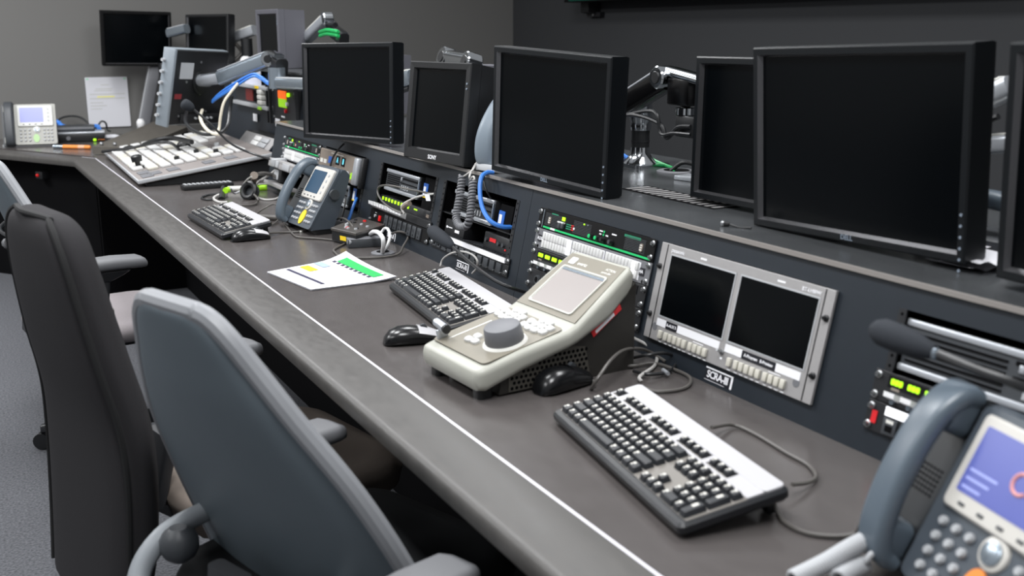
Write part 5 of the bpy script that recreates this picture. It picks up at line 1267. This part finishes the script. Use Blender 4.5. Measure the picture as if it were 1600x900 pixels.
def chair_base(q, y0=.28):
    MB().cyl((0, y0, .08), (0, y0, .40), .028, n=16).cyl((0, y0, .08), (0, y0, .26), .04, n=16).build('gas_column', black, q)
    MB().box(-.11, .11, y0 - .16, y0 + .14, .385, .43, .015).build('tilt_mechanism', black, q)
    for k in range(5):
        a = 2 * pi * k / 5 + .3; d = V((cos(a), sin(a), 0)); c = V((0, y0, 0))
        MB().loft([[c + d * r + V((-d.y, d.x, 0)) * x + V((0, 0, z + zz)) for x, zz in rrect(w, h, .008, 3)] for r, z, w, h in ((.02, .10, .06, .05), (.13, .09, .05, .04), (.245, .072, .036, .028))]).build('base_leg', arm_post, q)
        m = MB()
        for s in (-1, 1):
            o = c + d * .245 + V((-d.y, d.x, 0)) * (s * .014)
            m.cyl(o + V((0, 0, .03)) - V((-d.y, d.x, 0)) * .009, o + V((0, 0, .03)) + V((-d.y, d.x, 0)) * .009, .0285, n=16)
        m.cyl(c + d * .245 + V((0, 0, .03)), c + d * .245 + V((0, 0, .08)), .008, n=8)
        m.build('caster', black, q)
def armrest(q, tip, L, yaw, z, post=(.0, .0), w=.085, side=1, base_z=.44, hook=True):
    d = V((sin(yaw), cos(yaw), 0)); s = V((d.y, -d.x, 0)); tip = V((tip[0], tip[1], z)); rr = tip - d * L
    secs = []
    for t, ww, dz, h in ((0, .6, -.002, .016), (.04, .85, 0, .026), (.2, 1, .002, .032), (.6, 1, .003, .034), (.9, .95, 0, .032), (.97, .75, -.004, .026), (1, .45, -.008, .014)):
        p = rr + d * (L * t)
        secs.append([p + s * a + V((0, 0, b + dz - .017)) for a, b in rrect(w * ww, h, min(.014, h * .45), 4)])
    MB().loft(secs).build('armrest_pad', arm_pad, q, smooth=60)
    m0 = rr + d * (L * .42)
    MB().loft([[m0 + d * y + s * x + V((0, 0, zz)) for x, y in rrect(a, b, .01, 3)] for zz, a, b in ((-.036, .075, .17), (-.05, .06, .13), (-.065, .04, .07))]).build('armrest_bracket', arm_post, q)
    pz = base_z
    MB().loft([[m0 + d * (y + oy) + s * x + V((0, 0, zz - z)) for x, y in rrect(.035, .06, .01, 3)] for zz, oy in ((z - .06, 0), ((z + pz) / 2 + .02, -.01), ((z + pz) / 2 - .04, -.012))]).build('armrest_post', arm_post, q)
    MB().loft([[m0 + d * (y - .012) + s * x + V((0, 0, zz - z)) for x, y in rrect(.05, .085, .012, 3)] for zz in ((z + pz) / 2 + .0, pz - .05)]).build('armrest_sleeve', post_sleeve, q)
    tgt = V((0, .28, pz - .03)); b0 = m0 + V((0, 0, pz - .03 - z))
    dd = V((tgt.x - b0.x, tgt.y - b0.y, 0)); 
    MB().loft([[b0 + dd * t + V((0, y, zz)) for y, zz in rrect(.07, .03, .01, 3)] for t in (-.03, .9)]).build('armrest_strut', arm_post, q)
def wl(q, p): return q.matrix_world.inverted() @ V(p)

# nearest chair: smooth shell back seen from behind
def shell_chair(label, x, y, yaw, arms, seat_m=chair_dark, ribs=False):
    q = thing('office_chair', label, 'chair', place((x, y, 0), yaw - pi / 2), 'office chairs at the control desk')
    bpy.context.view_layer.update()
    secs = interp([(.38, .21, .295, .045, .04), (.50, .168, .31, .045, .045), (.62, .122, .302, .045, .045), (.75, .07, .262, .045, .04), (.86, .03, .195, .042, .03), (.93, .012, .148, .04, .02), (.975, .002, .116, .038, .012), (1.0, -.004, .087, .034, .008), (1.008, -.006, .06, .024, .004)], 4)
    backrest(q, secs, [chair_shell])
    # pale rim around the edge of the shell
    rim = []
    for z, yy, hw, t, wr in secs: rim.append((hw, yy + wr, z))
    rim = rim + [(0, secs[-1][1], secs[-1][0] + .002)] + [(-a, b, c) for a, b, c in reversed(rim)]
    MB().tube(rim[2:-2], .016, n=10, sub=2).build('back_rim', chair_edge, q)
    if ribs:
        for k in range(6): z = .56 + k * .045; MB().tube([(s * .2, .085 - (z - .62) * .3 + .05 * s * s * .9 - .03, z) for s in (-1, -.5, 0, .5, 1)], .006).build('back_rib', arm_post, q)
    st_ = [[(a, b + .30, z) for a, b in rrect(w, d, r, 6)] for z, w, d, r in ((.425, .40, .40, .08), (.435, .47, .47, .10), (.465, .49, .49, .11), (.488, .47, .47, .11), (.495, .40, .40, .10))]
    MB().loft(st_).build('seat', seat_m, q, smooth=60)
    if not ribs: MB().tube([(-.19, .16, .575), (-.20, .06, .55), (-.185, .0, .49), (-.1, -.01, .42), (.1, -.01, .42), (.185, .0, .49), (.20, .06, .55), (.19, .16, .575)], .019, n=12).build('back_frame', mat('pale grey chair frame', '#8d9297', .45), q)
    for s in ((-1, 1) if not ribs else ()): MB().ball((s * .165, .07, .545), .034, 14).build('frame_knob', dkgrey, q)
    MB().loft([[(a, b, z) for a, b in rrect(.09, .03, .01, 3, 0, yy)] for yy, z in ((.06, .56), (.05, .46), (.10, .42))]).build('back_bracket', arm_post, q)
    chair_base(q)
    for (wx, wy, wz), L in arms:
        p = wl(q, (wx, wy, wz)); armrest(q, p, L, 0, wz)
    return q
shell_chair('nearest chair, its smooth grey shell back filling the lower left', .268, 1.51, radians(20), [((.585, 1.20, DZ - .062), .25), ((.592, 1.755, DZ - .046), .25)])
# middle chair: thick upholstered back
q = thing('office_chair', 'charcoal upholstered chair with a seamed back, behind the grey shell chair', 'chair', place((.195, 2.06, 0), radians(12) - pi / 2), 'office chairs at the control desk')
bpy.context.view_layer.update()
secs = interp([(.30, -.03, .20, .07, .01), (.42, -.012, .22, .085, .012), (.58, .0, .228, .09, .012), (.70, -.002, .222, .09, .012), (.82, -.024, .208, .088, .012), (.93, -.042, .187, .084, .012), (1.00, -.05, .168, .08, .01), (1.045, -.053, .142, .076, .008), (1.07, -.054, .11, .06, .005), (1.08, -.054, .075, .035, .003)], 4)
backrest(q, secs, [chair_fabric])
seam = [(hw * .985, yy + wr * .97 - t * .36, z) for z, yy, hw, t, wr in secs]; seam = seam[:-2] + [(0, secs[-2][1] - .03, secs[-2][0] + .002)] + [(-a, b, c) for a, b, c in reversed(seam[:-2])]
MB().tube(seam, .006, n=8, sub=2).build('seam_piping', chair_seam, q)
MB().loft([[(a, b + .36, z) for a, b in rrect(w, d, r, 6)] for z, w, d, r in ((.42, .42, .40, .08), (.435, .49, .47, .10), (.475, .51, .49, .11), (.495, .48, .46, .11), (.502, .40, .40, .10))]).build('seat', mat('brown grey seat fabric', '#6f665f', .9, spec=.2, noise=.15, scale=300), q, smooth=60)
MB().loft([[(a, b, z) for a, b in rrect(.10, .03, .01, 3, 0, yy)] for yy, z in ((.14, .60), (.10, .46), (.16, .41))]).build('back_bracket', arm_post, q)
chair_base(q, .32)
armrest(q, wl(q, (.597, 2.32, DZ - .038)), .24, 0, DZ - .038); armrest(q, wl(q, (.56, 1.83, DZ - .06)), .22, 0, DZ - .06)
# far chair
shell_chair('farthest chair at the left edge, with a curved pale rim and ribbed back', .13, 3.56, radians(8), [((.50, 3.22, DZ + .005), .24), ((.365, 4.0, DZ - .045), .22)], seat_m=chair_seat, ribs=True)

# ================================================================ light, world, camera
w = bpy.data.worlds.new('room light'); bpy.context.scene.world = w; w.use_nodes = True
w.node_tree.nodes['Background'].inputs[0].default_value = (.95, .97, 1., 1); w.node_tree.nodes['Background'].inputs[1].default_value = .34
def lamp(name, x, y, z, sx, sy, e, rot=(0, 0, 0), col=(.98, .99, 1)):
    l = bpy.data.lights.new(name, 'AREA'); l.shape = 'RECTANGLE'; l.size = sx; l.size_y = sy; l.energy = e; l.color = col
    o = bpy.data.objects.new(name, l); C.objects.link(o); o.location = (x, y, z); o.rotation_euler = rot; return o
for k, (x, y, e) in enumerate(((.2, .6, 52), (.2, 2.9, 55), (.2, 5.4, 54), (1.9, 1.6, 36), (1.9, 4.2, 38), (-1.8, 6.1, 88), (-1.8, 1.8, 34), (-1.8, 4.2, 38))):  # strongest lamp, at the far left, added to brighten the back wall
    lamp('ceiling_lamp', x, y, 2.95, .55, 1.15, e)
cam = bpy.data.cameras.new('camera'); co = bpy.data.objects.new('camera', cam); C.objects.link(co)
cam.sensor_width = 36; cam.lens = F / 1600 * 36; cam.clip_start = .05
co.location = (0, 0, CAMZ); co.rotation_euler = (pi / 2 - TH, 0, -PS)
cam.dof.use_dof = True; cam.dof.focus_distance = 2.9; cam.dof.aperture_fstop = 4.2
sc = bpy.context.scene; sc.camera = co
vs = sc.view_settings; sc.display_settings.display_device = 'sRGB'
vs.view_transform = 'Standard'; vs.look = 'None'; vs.exposure = 0.; vs.gamma = 1.; vs.use_curve_mapping = False
